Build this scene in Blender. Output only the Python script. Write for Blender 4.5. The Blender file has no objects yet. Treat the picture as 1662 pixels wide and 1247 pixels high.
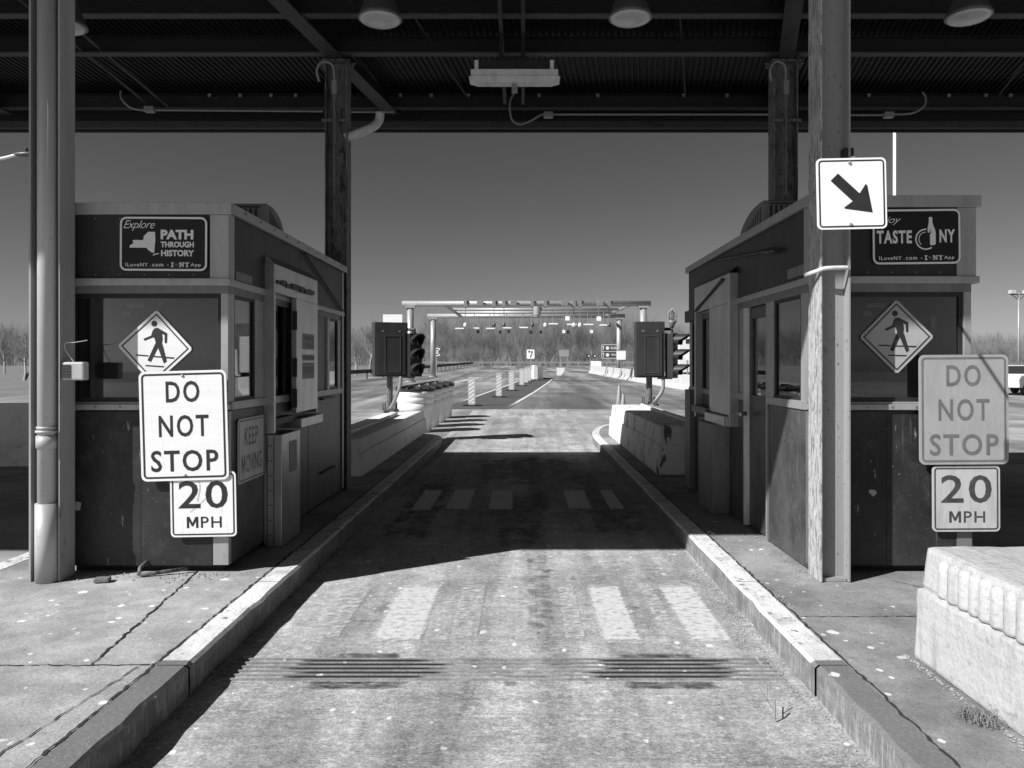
import bpy, bmesh, math, random
import numpy as np
from mathutils import Vector, Matrix
R = math.radians
rnd = random.Random(7)
scene = bpy.context.scene
COL = scene.collection

# ------------------------------------------------------------------ camera, world, sun, exposure
F, CX, CY, H = 1250.0, 849.0, 593.0, 1.56          # focal length and principal point in photo pixels, eye height
cd = bpy.data.cameras.new("camera"); cam = bpy.data.objects.new("camera", cd); COL.objects.link(cam)
cam.location = (0, 0, H); cam.rotation_euler = (R(90), 0, 0)
cd.sensor_fit = 'HORIZONTAL'; cd.sensor_width = 36; cd.lens = 36 * F / 1662
cd.shift_x = -(CX - 831) / 1662; cd.shift_y = -(623.5 - CY) / 1662
cd.clip_start = 0.05; cd.clip_end = 2000
scene.camera = cam
SA, SK = 1.05, 0.67                                  # shadow offset per metre of height (x, y)
sun_el = math.atan(1 / math.hypot(SA, SK)); sun_rot = math.atan2(-SA, -SK)
w = bpy.data.worlds.new("World"); scene.world = w; w.use_nodes = True
nt = w.node_tree; nt.nodes.clear()
sky = nt.nodes.new('ShaderNodeTexSky'); sky.sky_type = 'NISHITA'; sky.sun_disc = False
sky.sun_elevation = sun_el; sky.sun_rotation = sun_rot; sky.air_density = 1.0; sky.dust_density = 0.6; sky.ozone_density = 1.0
sep = nt.nodes.new('ShaderNodeSeparateColor'); bg = nt.nodes.new('ShaderNodeBackground'); wo = nt.nodes.new('ShaderNodeOutputWorld')
nt.links.new(sky.outputs[0], sep.inputs[0])
pw = nt.nodes.new('ShaderNodeMath'); pw.operation = 'POWER'; pw.inputs[1].default_value = 1.25; nt.links.new(sep.outputs[0], pw.inputs[0])
fl_ = nt.nodes.new('ShaderNodeMath'); fl_.operation = 'MULTIPLY'; fl_.inputs[1].default_value = 0.54; nt.links.new(pw.outputs[0], fl_.inputs[0])
nt.links.new(fl_.outputs[0], bg.inputs[0])           # black-and-white film behind a red filter
bg.inputs[1].default_value = 0.05
nt.links.new(bg.outputs[0], wo.inputs[0])
sl = bpy.data.lights.new("sun", 'SUN'); sl.energy = 5.0; sl.angle = R(0.53); sl.color = (1, 1, 1)
so = bpy.data.objects.new("sun", sl); COL.objects.link(so)
so.rotation_euler = Vector((SA, SK, -1)).to_track_quat('-Z', 'Y').to_euler(); so.location = (-20, -15, 25)
scene.view_settings.view_transform = 'Standard'; scene.view_settings.look = 'None'
scene.view_settings.exposure = 0.45; scene.view_settings.gamma = 1
scene.cycles.max_bounces = 8; scene.cycles.transparent_max_bounces = 16

# ------------------------------------------------------------------ helpers
def px(x, y, Y):
    return (x - CX) * Y / F, H - (y - CY) * Y / F
def gz(y):
    return 0.0115 * (min(max(y, 25.0), 150.0) - 25.0)

def mat(name, v, rough=0.7, metal=0.0, layers=(), bump=None, spec=0.35):
    m = bpy.data.materials.new(name); m.use_nodes = True
    t = m.node_tree; b = t.nodes['Principled BSDF']
    b.inputs['Roughness'].default_value = rough; b.inputs['Metallic'].default_value = metal
    b.inputs['Specular IOR Level'].default_value = spec
    if not layers and not bump:
        b.inputs['Base Color'].default_value = (v, v, v, 1); return m
    tc = t.nodes.new('ShaderNodeTexCoord')
    def tex(kind, scale, seed):
        mp = t.nodes.new('ShaderNodeMapping'); t.links.new(tc.outputs['Object'], mp.inputs[0])
        mp.inputs['Location'].default_value = (seed * 3.7, seed * 1.3, seed * 2.1)
        s = scale if isinstance(scale, tuple) else (scale,) * 3
        mp.inputs['Scale'].default_value = s
        if kind == 'v':
            n = t.nodes.new('ShaderNodeTexVoronoi'); n.inputs['Scale'].default_value = 1; n.inputs['Randomness'].default_value = 1
            # only part of the cells carry a spot
            sc = t.nodes.new('ShaderNodeSeparateColor'); t.links.new(n.outputs['Color'], sc.inputs[0])
            nz = t.nodes.new('ShaderNodeTexNoise'); nz.inputs['Scale'].default_value = 2.6; nz.inputs['Detail'].default_value = 2
            t.links.new(mp.outputs[0], nz.inputs['Vector'])
            a = t.nodes.new('ShaderNodeMath'); a.operation = 'MULTIPLY_ADD'; t.links.new(sc.outputs[0], a.inputs[0]); a.inputs[1].default_value = 0.45
            t.links.new(n.outputs['Distance'], a.inputs[2])
            a2 = t.nodes.new('ShaderNodeMath'); a2.operation = 'MULTIPLY_ADD'; t.links.new(nz.outputs['Fac'], a2.inputs[0]); a2.inputs[1].default_value = 0.5
            t.links.new(a.outputs[0], a2.inputs[2])
            t.links.new(mp.outputs[0], n.inputs['Vector']); return a2.outputs[0]
        if kind == 'w':
            n = t.nodes.new('ShaderNodeTexWave'); n.bands_direction = 'Y'; n.inputs['Scale'].default_value = 1
            n.inputs['Distortion'].default_value = 1.2; n.inputs['Detail'].default_value = 2
            t.links.new(mp.outputs[0], n.inputs['Vector']); return n.outputs['Fac']
        n = t.nodes.new('ShaderNodeTexNoise'); n.inputs['Scale'].default_value = 1; n.inputs['Detail'].default_value = 7; n.inputs['Roughness'].default_value = 0.62
        t.links.new(mp.outputs[0], n.inputs['Vector']); return n.outputs['Fac']
    val = t.nodes.new('ShaderNodeValue'); val.outputs[0].default_value = v; cur = val.outputs[0]
    for i, (kind, scale, lo, hi, target, amt) in enumerate(layers):
        o = tex(kind, scale, i + 1)
        mr = t.nodes.new('ShaderNodeMapRange'); t.links.new(o, mr.inputs['Value'])
        mr.inputs['From Min'].default_value = lo; mr.inputs['From Max'].default_value = hi
        if kind == 'x':                                  # broad wear: the paler and darker areas of the surface
            mr.inputs['To Min'].default_value = target; mr.inputs['To Max'].default_value = amt
            mu = t.nodes.new('ShaderNodeMath'); mu.operation = 'MULTIPLY'; t.links.new(cur, mu.inputs[0]); t.links.new(mr.outputs[0], mu.inputs[1]); cur = mu.outputs[0]; continue
        mr.inputs['To Min'].default_value = 0; mr.inputs['To Max'].default_value = amt
        mx = t.nodes.new('ShaderNodeMix'); mx.data_type = 'FLOAT'
        t.links.new(mr.outputs[0], mx.inputs[0]); t.links.new(cur, mx.inputs[2]); mx.inputs[3].default_value = target
        cur = mx.outputs[0]
    t.links.new(cur, b.inputs['Base Color'])
    if bump:
        s, st, d = bump
        o = tex('n', s, 9); bn = t.nodes.new('ShaderNodeBump'); bn.inputs['Strength'].default_value = st; bn.inputs['Distance'].default_value = d
        t.links.new(o, bn.inputs['Height']); t.links.new(bn.outputs[0], b.inputs['Normal'])
    return m

def worn(name, v, scale, lo, hi, rough=0.8, edge=.3, ax=7, ay=9):
    """paint or stain worn through to whatever lies below it, ragged towards its edges"""
    m = mat(name, v, rough, layers=[('n', 30, .35, .7, v * .7, .6)])
    t = m.node_tree; b = t.nodes['Principled BSDF']; out = t.nodes['Material Output']
    tc = t.nodes.new('ShaderNodeTexCoord'); mp = t.nodes.new('ShaderNodeMapping'); mp.inputs['Scale'].default_value = scale
    t.links.new(tc.outputs['Object'], mp.inputs[0])
    n = t.nodes.new('ShaderNodeTexNoise'); n.inputs['Scale'].default_value = 1; n.inputs['Detail'].default_value = 10; n.inputs['Roughness'].default_value = .72
    t.links.new(mp.outputs[0], n.inputs['Vector'])
    def mt(op, a, b_=None, c_=None):
        q = t.nodes.new('ShaderNodeMath'); q.operation = op
        for i, x in enumerate((a, b_, c_)):
            if x is None: continue
            if isinstance(x, (int, float)): q.inputs[i].default_value = x
            else: t.links.new(x, q.inputs[i])
        return q.outputs[0]
    sp = t.nodes.new('ShaderNodeSeparateXYZ'); t.links.new(tc.outputs['Generated'], sp.inputs[0])
    ex = mt('MULTIPLY', mt('SUBTRACT', .5, mt('ABSOLUTE', mt('SUBTRACT', sp.outputs[0], .5))), ax)
    ey = mt('MULTIPLY', mt('SUBTRACT', .5, mt('ABSOLUTE', mt('SUBTRACT', sp.outputs[1], .5))), ay)
    e = mt('MINIMUM', mt('MINIMUM', ex, ey), 1.0)
    val = mt('MULTIPLY_ADD', e, edge, n.outputs['Fac'])
    mr = t.nodes.new('ShaderNodeMapRange'); mr.inputs['From Min'].default_value = lo + edge; mr.inputs['From Max'].default_value = hi + edge
    t.links.new(val, mr.inputs['Value'])
    tr = t.nodes.new('ShaderNodeBsdfTransparent'); mx = t.nodes.new('ShaderNodeMixShader')
    t.links.new(mr.outputs[0], mx.inputs[0]); t.links.new(tr.outputs[0], mx.inputs[1]); t.links.new(b.outputs[0], mx.inputs[2])
    t.links.new(mx.outputs[0], out.inputs[0]); return m

def glass_mat(name, tint, refl):
    m = bpy.data.materials.new(name); m.use_nodes = True; t = m.node_tree; t.nodes.clear()
    out = t.nodes.new('ShaderNodeOutputMaterial'); mx = t.nodes.new('ShaderNodeMixShader')
    tr = t.nodes.new('ShaderNodeBsdfTransparent'); tr.inputs[0].default_value = (tint, tint, tint, 1)
    gl = t.nodes.new('ShaderNodeBsdfGlossy'); gl.inputs['Roughness'].default_value = .015; gl.inputs[0].default_value = (.9, .9, .9, 1)
    lw = t.nodes.new('ShaderNodeLayerWeight'); lw.inputs[0].default_value = .5
    mr = t.nodes.new('ShaderNodeMapRange'); mr.inputs['To Min'].default_value = refl; mr.inputs['To Max'].default_value = .75
    mr.inputs['From Min'].default_value = .1
    t.links.new(lw.outputs['Fresnel'], mr.inputs['Value']); t.links.new(mr.outputs[0], mx.inputs[0])
    t.links.new(tr.outputs[0], mx.inputs[1]); t.links.new(gl.outputs[0], mx.inputs[2]); t.links.new(mx.outputs[0], out.inputs[0])
    return m

class MB:
    def __init__(s): s.v, s.f, s.c = [], [], []
    def add(s, vs, fs):
        o = len(s.v); s.c.append((o, len(s.f))); s.v += [tuple(p) for p in vs]; s.f += [tuple(i + o for i in f) for f in fs]; return s
    def box(s, x0, x1, y0, y1, z0, z1):
        return s.add([(x0, y0, z0), (x1, y0, z0), (x1, y1, z0), (x0, y1, z0), (x0, y0, z1), (x1, y0, z1), (x1, y1, z1), (x0, y1, z1)],
                     [(0, 3, 2, 1), (4, 5, 6, 7), (0, 1, 5, 4), (1, 2, 6, 5), (2, 3, 7, 6), (3, 0, 4, 7)])
    def prism(s, poly, axis, a, b):
        """2-D polygon extruded along x, y or z from a to b; the polygon lies in the two other axes in order"""
        def P(p, t): return {'x': (t, p[0], p[1]), 'y': (p[0], t, p[1]), 'z': (p[0], p[1], t)}[axis]
        n = len(poly)
        return s.add([P(p, a) for p in poly] + [P(p, b) for p in poly],
                     [tuple(range(n))[::-1], tuple(range(n, 2 * n))] + [(i, (i + 1) % n, n + (i + 1) % n, n + i) for i in range(n)])
    def hull(s, bot, top):
        n = len(bot)
        return s.add(list(bot) + list(top), [tuple(range(n))[::-1], tuple(range(n, 2 * n))] + [(i, (i + 1) % n, n + (i + 1) % n, n + i) for i in range(n)])
    def tube(s, pts, r, n=8, cap=True):
        pts = [Vector(p) for p in pts]; rs = r if isinstance(r, (list, tuple)) else [r] * len(pts)
        rings = []; u = None
        for i, p in enumerate(pts):
            d = (pts[min(i + 1, len(pts) - 1)] - pts[max(i - 1, 0)]).normalized()
            if u is None:
                u = d.cross(Vector((0, 0, 1)))
                if u.length < 1e-3: u = d.cross(Vector((0, 1, 0)))
            else:
                u = u - d * u.dot(d)
            u.normalize(); k = d.cross(u)
            rings.append([p + (u * math.cos(2 * math.pi * j / n) + k * math.sin(2 * math.pi * j / n)) * rs[i] for j in range(n)])
        vs = [q for ring in rings for q in ring]; fs = []
        for i in range(len(pts) - 1):
            for j in range(n):
                fs.append((i * n + j, i * n + (j + 1) % n, (i + 1) * n + (j + 1) % n, (i + 1) * n + j))
        if cap: fs += [tuple(range(n))[::-1], tuple(range((len(pts) - 1) * n, len(pts) * n))]
        return s.add(vs, fs)
    def lathe(s, prof, c=(0, 0, 0), n=24, axis='z'):
        vs, fs = [], []
        for r, z in prof:
            for j in range(n):
                a = 2 * math.pi * j / n; p = (r * math.cos(a), r * math.sin(a), z)
                if axis == 'y': p = (p[0], p[2], p[1])
                vs.append((c[0] + p[0], c[1] + p[1], c[2] + p[2]))
        for i in range(len(prof) - 1):
            for j in range(n): fs.append((i * n + j, i * n + (j + 1) % n, (i + 1) * n + (j + 1) % n, (i + 1) * n + j))
        fs += [tuple(range(n))[::-1], tuple(range((len(prof) - 1) * n, len(prof) * n))]
        return s.add(vs, fs)
    def each(s, name, m, parent=None, **kw):
        """every piece added becomes an object of its own"""
        out = []
        for i, (v0, f0) in enumerate(s.c):
            v1, f1 = s.c[i + 1] if i + 1 < len(s.c) else (len(s.v), len(s.f))
            q = MB(); q.v = s.v[v0:v1]; q.f = [tuple(k - v0 for k in f) for f in s.f[f0:f1]]; out.append(q.build(name, m, parent, **kw))
        return out
    def rot(s, ang, c):
        ca, sa = math.cos(ang), math.sin(ang)
        s.v = [(c[0] + (x - c[0]) * ca - (y - c[1]) * sa, c[1] + (x - c[0]) * sa + (y - c[1]) * ca, z) for x, y, z in s.v]; return s
    def build(s, name, m, parent=None, bevel=0, smooth=False, local=False, rough=0):
        me = bpy.data.meshes.new(name); vs = s.v
        off = Vector((0, 0, 0))
        if parent is not None and not local:
            p = parent
            while p is not None: off += p.location; p = p.parent
        if off.length > 0: vs = [(x - off.x, y - off.y, z - off.z) for x, y, z in vs]
        me.from_pydata(vs, [], s.f)
        bm = bmesh.new(); bm.from_mesh(me); bmesh.ops.recalc_face_normals(bm, faces=bm.faces)
        if bevel:
            es = [e for e in bm.edges if len(e.link_faces) == 2 and e.calc_face_angle(0) > R(28)]
            bmesh.ops.bevel(bm, geom=es, offset=bevel, segments=2, affect='EDGES', clamp_overlap=True, profile=.6)
        if rough:
            from mathutils import noise
            for _ in range(4):
                es = [e for e in bm.edges if e.calc_length() > .05]
                if es: bmesh.ops.subdivide_edges(bm, edges=es, cuts=1, use_grid_fill=True)
            bm.normal_update()
            for v in bm.verts:
                q = Vector(v.co) + (off if off.length else Vector())
                d = noise.noise(q * 9) * .6 + noise.noise(q * 31) * .4 + min(0, noise.noise(q * 5 + Vector((7, 1, 3))) + .25) * 1.5
                v.co += v.normal * d * rough
        bm.to_mesh(me); bm.free()
        me.materials.append(m)
        if smooth:
            for p in me.polygons: p.use_smooth = True
        o = bpy.data.objects.new(name, me); COL.objects.link(o)
        if parent is not None: o.parent = parent
        return o

def tag(o, label=None, cat=None, group=None, kind=None):
    if label: o['label'] = label
    if cat: o['category'] = cat
    if group: o['group'] = group
    if kind: o['kind'] = kind
    return o
def thing(name, loc, label, cat, group=None):
    o = bpy.data.objects.new(name, None); COL.objects.link(o); o.location = loc; o.empty_display_size = .1
    return tag(o, label, cat, group)
def children_of(o): return [c for c in COL.objects if c.parent == o]
def copy_tree(o, parent=None):
    c = o.copy(); COL.objects.link(c)
    if parent is not None: c.parent = parent
    for ch in list(o.children): copy_tree(ch, c)
    return c

def glyphs(mb, body, x0, x1, z0, z1, y=-.0035, bold=0.0, shear=0.0, space=1.0):
    """lettering scaled into a box of the sign face (x right, z up)"""
    if body[0] == 'M' and len(body) in (3, 6):
        f, g = (.33, .405) if len(body) == 3 else (.175, .215)
        mb.add([(x0 + u * f * (x1 - x0), y, z0 + v * (z1 - z0)) for u, v in [(0, 0), (0, 1), (.24, 1), (.5, .44), (.76, 1), (1, 1), (1, 0), (.8, 0), (.8, .64), (.57, .16), (.43, .16), (.2, .64), (.2, 0)]], [tuple(range(13))])
        x0, body = x0 + g * (x1 - x0), body[1:]
    cu = bpy.data.curves.new("lettering", 'FONT'); cu.body = body; cu.resolution_u = 3; cu.offset = bold; cu.shear = shear; cu.space_character = space
    ob = bpy.data.objects.new("lettering", cu)
    me = bpy.data.meshes.new_from_object(ob)
    vs = [v.co[:] for v in me.vertices]; fs = [tuple(p.vertices) for p in me.polygons]
    bpy.data.objects.remove(ob); bpy.data.curves.remove(cu); bpy.data.meshes.remove(me)
    if not vs: return
    a, b = min(v[0] for v in vs), max(v[0] for v in vs); c, d = min(v[1] for v in vs), max(v[1] for v in vs)
    mb.add([(x0 + (v[0] - a) / (b - a) * (x1 - x0), y, z0 + (v[1] - c) / (d - c) * (z1 - z0)) for v in vs], fs)
def flat(mb, poly, y=-.0035):
    mb.add([(p[0], y, p[1]) for p in poly], [tuple(range(len(poly)))])
def rrect(w, h, r, n=6):
    pts = []
    for cx, cz, a0 in ((w / 2 - r, h / 2 - r, 0), (-w / 2 + r, h / 2 - r, 90), (-w / 2 + r, -h / 2 + r, 180), (w / 2 - r, -h / 2 + r, 270)):
        for i in range(n + 1):
            a = R(a0 + 90 * i / n); pts.append((cx + r * math.cos(a), cz + r * math.sin(a)))
    return pts
def ring(mb, w, h, r, t, y=-.0035):
    a, b = rrect(w, h, r), rrect(w - 2 * t, h - 2 * t, max(r - t, .002)); n = len(a)
    mb.add([(p[0], y, p[1]) for p in a] + [(p[0], y, p[1]) for p in b], [(i, (i + 1) % n, n + (i + 1) % n, n + i) for i in range(n)])

# ------------------------------------------------------------------ materials (a black-and-white picture: greys)
M = {}
M['lane'] = mat('lane concrete', .335, .85, layers=[
    ('n', (7, 1.1, 1), .52, .66, .15, .6), ('n', (1.3, 6, 1), .52, .66, .14, .5), ('n', (11, 18, 1), .53, .68, .16, .5), ('n', (4, 120, 1), .5, .60, .46, .5),
    ('n', (26, 34, 1), .50, .64, .56, .65), ('n', 75, .52, .66, .58, .55), ('n', 110, .53, .66, .08, .6), ('v', (11, 9, 1), .48, .42, .80, .9), ('v', (4, 5, 1), .42, .36, .09, .7),
    ('x', (.8, .42, 1), .38, .62, .80, 1.24), ('x', (3.0, .16, 1), .40, .60, .82, 1.2), ('x', (5, 4, 1), .42, .60, .88, 1.12), ('x', (60, 70, 1), .40, .62, .84, 1.14)], bump=((40, 160, 40), .7, .008))
M['apron'] = mat('apron concrete', .285, .85, layers=[('n', (8, 20, 1), .45, .7, .42, .4), ('n', 60, .5, .75, .15, .4), ('x', (.35, .6, 1), .38, .62, .68, 1.35), ('x', (1.6, .2, 1), .4, .62, .84, 1.18)], bump=(30, .3, .004))
WL = [('n', 1.1, .38, .64, .24, .7), ('n', 6, .5, .68, .40, .55), ('n', 30, .52, .68, .18, .5), ('n', 100, .53, .67, .10, .6), ('n', 70, .54, .68, .50, .6)]
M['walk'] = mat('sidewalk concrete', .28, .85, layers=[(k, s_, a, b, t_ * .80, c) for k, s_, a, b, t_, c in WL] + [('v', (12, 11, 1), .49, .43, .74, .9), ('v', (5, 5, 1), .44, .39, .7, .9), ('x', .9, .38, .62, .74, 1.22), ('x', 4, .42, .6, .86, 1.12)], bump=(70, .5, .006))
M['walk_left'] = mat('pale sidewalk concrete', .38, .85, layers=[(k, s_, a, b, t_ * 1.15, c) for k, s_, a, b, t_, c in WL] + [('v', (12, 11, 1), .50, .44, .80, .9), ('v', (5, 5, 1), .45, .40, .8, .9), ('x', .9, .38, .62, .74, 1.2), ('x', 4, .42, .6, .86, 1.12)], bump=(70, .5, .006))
M['curb_white'] = mat('curb with worn white paint', .70, .8, layers=[('n', 5, .50, .64, .40, .75), ('n', 2.2, .5, .66, .46, .6), ('n', 45, .57, .68, .28, .65), ('n', (70, 8, 70), .56, .7, .24, .5), ('n', 14, .60, .64, .18, .85)], bump=(40, .6, .008))
M['curb'] = mat('curb bare concrete', .17, .85, layers=[('n', 3, .35, .7, .12, .7), ('n', 60, .5, .7, .28, .5), ('v', 7, .48, .43, .7, .9)], bump=(45, .5, .008))
M['curb_face'] = mat('curb face', .24, .85, layers=[('n', (20, 4, 20), .4, .65, .14, .7), ('n', (40, 40, 7), .5, .66, .44, .7), ('n', 80, .5, .7, .10, .5), ('n', 5, .5, .66, .12, .7)], bump=(45, .7, .012))
M['crack'] = mat('crack dirt', .035, .95)
M['asphalt'] = mat('asphalt', .165, .85, layers=[('n', (.4, .06, 1), .42, .6, .2, .5), ('n', 9, .4, .7, .16, .4), ('x', (.5, .035, 1), .40, .60, .66, 1.55), ('x', (.12, .3, 1), .38, .62, .8, 1.25), ('x', (1.6, .10, 1), .42, .60, .85, 1.2)], bump=(50, .2, .004))
M['newasphalt'] = mat('fresh asphalt', .075, .85, layers=[('n', (.5, .8, 1), .35, .7, .10, .7), ('n', 40, .45, .7, .12, .5)])
M['line'] = worn('road line paint', .75, (14, 14, 14), .28, .5)
M['stripe'] = worn('crossing paint', .62, (17, 24, 1), .27, .50)
M['stripe_worn'] = worn('worn crossing paint', .56, (15, 20, 1), .38, .60)
M['stripe_far'] = worn('sheltered crossing paint', .74, (12, 20, 1), .20, .42)
M['rubber'] = worn('tyre rubber', .025, (11, 60, 1), .16, .50, .8, .42, 6, 60)
M['rubber_edge'] = worn('rubber smear', .035, (9, 30, 1), .36, .68, .8, .42, 5, 5)
M['ghost'] = worn('old tyre stain', .09, (7, 10, 1), .44, .80, .8, .3, 4, 6)
M['oil_shade'] = worn('oil drips', .03, (5, 3.4, 1), .42, .66, .55, .3, 4, 8)
M['grass'] = mat('dry winter grass', .16, .95, layers=[('n', .15, .35, .65, .24, .7), ('n', 1.5, .4, .7, .10, .7), ('n', 20, .45, .7, .3, .5)], bump=(8, .8, .08))
M['white'] = mat('white painted concrete', .47, .8, layers=[('n', 3, .45, .68, .33, .6), ('n', (14, 14, 2), .52, .68, .27, .6), ('n', 60, .53, .68, .28, .6), ('n', 12, .63, .68, .24, .6), ('n', 120, .62, .68, .18, .5)], bump=(30, .7, .012))
M['whiteold'] = mat('old white barrier paint', .80, .75, layers=[('n', 4, .5, .72, .50, .6), ('n', (14, 14, 2), .54, .72, .42, .6), ('n', 60, .55, .75, .44, .5), ('n', (2.3, 2.3, 5), .665, .68, .17, .9)], bump=(30, .5, .010))
M['whiteflake'] = mat('flaking white concrete', .82, .8, layers=[('n', 5, .5, .7, .52, .6), ('n', (6, 6, 2.2), .60, .62, .10, .95), ('n', 60, .55, .75, .36, .5)], bump=(30, .5, .01))
M['jersey'] = mat('bare barrier concrete', .56, .8, layers=[('n', 1.2, .4, .7, .30, .6), ('n', 20, .5, .7, .56, .4)], bump=(20, .4, .01))
M['barrel'] = mat('white plastic barrel', .88, .45, layers=[('n', 3, .5, .7, .64, .5), ('n', (9, 9, 2), .58, .7, .5, .4)])
M['panel'] = mat('dark booth paint', .020, .42, layers=[('n', 2.2, .42, .66, .040, .8), ('n', 9, .52, .7, .06, .5), ('n', (30, 30, 2.2), .62, .72, .11, .5), ('v', 6, .40, .37, .5, .8), ('n', (60, 60, 60), .60, .70, .12, .5), ('n', (18, 18, 5), .66, .68, .30, .7)], bump=(14, .18, .004))
M['fascia'] = mat('dark fascia paint', .022, .5, layers=[('n', (6, 6, 1.5), .4, .7, .045, .8), ('n', 40, .6, .75, .09, .4)])
M['panel_side'] = mat('weathered side paint', .05, .42, layers=[('n', (3, 3, 1.4), .4, .62, .085, .8), ('n', 11, .5, .68, .12, .45), ('n', (38, 38, 1.6), .60, .70, .19, .5), ('n', 40, .57, .68, .17, .5), ('n', 5, .52, .68, .028, .6)], bump=(14, .18, .004))
M['alu'] = mat('booth trim', .40, .42, .35, layers=[('n', (10, 10, 2), .4, .7, .28, .7), ('n', 45, .55, .75, .2, .4)])
M['alu_dark'] = mat('dull window trim', .20, .5, .2, layers=[('n', (10, 10, 2), .4, .7, .13, .7)])
M['steel'] = mat('brushed steel sheet', .46, .34, .75, layers=[('n', (5, 5, 1.3), .4, .68, .30, .8), ('n', (60, 60, 4), .5, .75, .55, .3)], bump=((3, 3, 2), .15, .02))
M['post'] = mat('grey column paint', .30, .5, layers=[('n', (9, 9, .8), .42, .7, .22, .6), ('n', (46, 46, 30), .635, .655, .06, .9), ('n', 2.5, .62, .66, .12, .5), ('n', 60, .6, .72, .2, .5)], bump=(25, .2, .004))
M['post_smooth'] = mat('pale column paint', .38, .5, layers=[('n', (5, 5, .7), .42, .7, .24, .6), ('n', 40, .62, .7, .18, .5), ('n', (7, 7, 3), .66, .69, .08, .7)], bump=(25, .15, .003))
M['post_flake'] = mat('flaking column paint', .44, .6, layers=[('n', (50, 50, 7), .53, .57, .17, .8), ('n', (90, 90, 18), .56, .6, .10, .7), ('n', (30, 30, 12), .60, .63, .66, .6), ('n', 3, .5, .7, .28, .5)], bump=(40, .6, .008))
M['post_dark'] = mat('rusty dark column paint', .15, .6, layers=[('n', (20, 20, 5), .54, .58, .035, .9), ('n', (55, 55, 9), .58, .61, .02, .8), ('n', (40, 40, 8), .62, .65, .34, .6), ('n', 3, .4, .7, .09, .5)], bump=(40, .5, .006))
M['pipe'] = mat('downspout paint', .46, .4, .1, layers=[('n', (9, 9, 1), .42, .7, .34, .6), ('n', 30, .62, .68, .2, .6)])
M['beam'] = mat('dark canopy steel', .013, .6, layers=[('n', (3, 9, 9), .4, .7, .012, .8), ('n', (9, 30, 30), .6, .7, .07, .5)])
M['beamedge'] = mat('canopy steel flange', .05, .6, layers=[('n', (4, 9, 9), .4, .7, .025, .8)])
M['deck'] = mat('corrugated canopy deck', .016, .6, layers=[('n', (2, 2, 2), .4, .7, .009, .8)])
M['conduit'] = mat('conduit', .28, .5, .3, layers=[('n', 14, .4, .7, .18, .6)])
M['white_fix'] = mat('white enamel', .66, .4, layers=[('n', (14, 3, 6), .4, .7, .45, .7)])
M['lens'] = mat('lamp lens', .55, .25, layers=[('n', 7, .35, .7, .38, .7)])
M['housing'] = mat('lamp housing', .10, .45, .4, layers=[('n', 10, .4, .7, .16, .6), ('v', 20, .3, .25, .5, .7)])
M['black'] = mat('black plastic', .022, .5, layers=[('n', 8, .4, .7, .035, .6)])
M['boxmetal'] = mat('dark signal cabinet', .032, .5, layers=[('n', (6, 6, 2), .4, .7, .05, .7)])
M['redlens'] = mat('dark signal lens', .03, .15)
M['sign'] = mat('white sign sheeting', .80, .45, layers=[('n', (2, 2, 60), .4, .66, .70, .5), ('n', (40, 2, 6), .6, .75, .62, .4), ('n', 25, .62, .72, .5, .4), ('n', (60, 60, 3), .62, .68, .46, .5)])
M['sign_clean'] = mat('bright white sheeting', .88, .4, layers=[('n', 6, .45, .7, .82, .4)])
M['sign_dull'] = mat('faded sign sheeting', .36, .5, layers=[('n', (7, 7, 4), .4, .68, .28, .7), ('n', (50, 50, 5), .55, .72, .44, .5), ('n', 30, .62, .7, .24, .5)])
M['sign_mid'] = mat('weathered sign sheeting', .50, .5, layers=[('n', (16, 16, 4), .45, .68, .36, .7), ('n', (40, 40, 4), .6, .7, .24, .5)])
M['ink'] = mat('sign black', .025, .5, layers=[('n', 12, .4, .7, .04, .6)])
M['ink_dull'] = mat('faded sign black', .14, .5, layers=[('n', 14, .4, .7, .19, .7)])
M['ink_grey'] = mat('weathered sign black', .05, .5, layers=[('n', 20, .4, .7, .10, .7)])
M['signblack'] = mat('black sign face', .008, .45)
M['signletter'] = mat('white sign letters', .75, .5)
M['heart'] = mat('heart', .10, .5)
M['walk_dim'] = mat('pedestrian sign sheeting', .78, .45, layers=[('n', 8, .4, .7, .68, .5)])
M['walk_mid'] = mat('faded pedestrian sheeting', .38, .5, layers=[('n', 8, .4, .7, .32, .6), ('n', 40, .55, .7, .48, .4)])
M['sheet'] = mat('office white', .62, .5)
M['smoked'] = glass_mat('smoked rear glass', .16, .10)
M['notice'] = mat('notice sheet', .30, .6)
M['notice_ink'] = mat('notice lettering', .12, .6)
M['bark'] = mat('bare tree bark', .24, .9, layers=[('n', 2, .35, .65, .30, .8), ('n', (.05, .05, .05), .4, .6, .18, .6)])
M['green'] = mat('guide sign face', .07, .4)
M['galv'] = mat('galvanised steel', .40, .42, .3, layers=[('n', 3, .4, .7, .3, .6)])
M['rust'] = mat('weathered guardrail', .10, .8, layers=[('n', (.6, .6, 3), .4, .7, .06, .7)])
M['tyre'] = mat('tyre', .02, .8)
M['carwhite'] = mat('white vehicle paint', .75, .3, layers=[('n', 2, .4, .7, .7, .5)])
M['reflect'] = mat('delineator sheeting', .72, .4)
M['orange'] = mat('delineator dark stripe', .30, .5)
M['post_grey'] = mat('delineator body', .42, .5)
M['weed'] = mat('dry weed', .16, .9, layers=[('n', 30, .4, .7, .3, .7)])
M['stone'] = mat('grit', .32, .9, layers=[('n', 30, .4, .7, .16, .7)])
M['interior'] = mat('booth interior', .26, .7, layers=[('n', 3, .4, .7, .18, .6)])
M['hill'] = mat('wooded hill', .09, .95, layers=[('n', (.05, .05, .1), .4, .65, .14, .7)])
M['clear'] = glass_mat('clear window glass', .62, .07)
M['tinted'] = glass_mat('side window glass', .5, .16)
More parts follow.
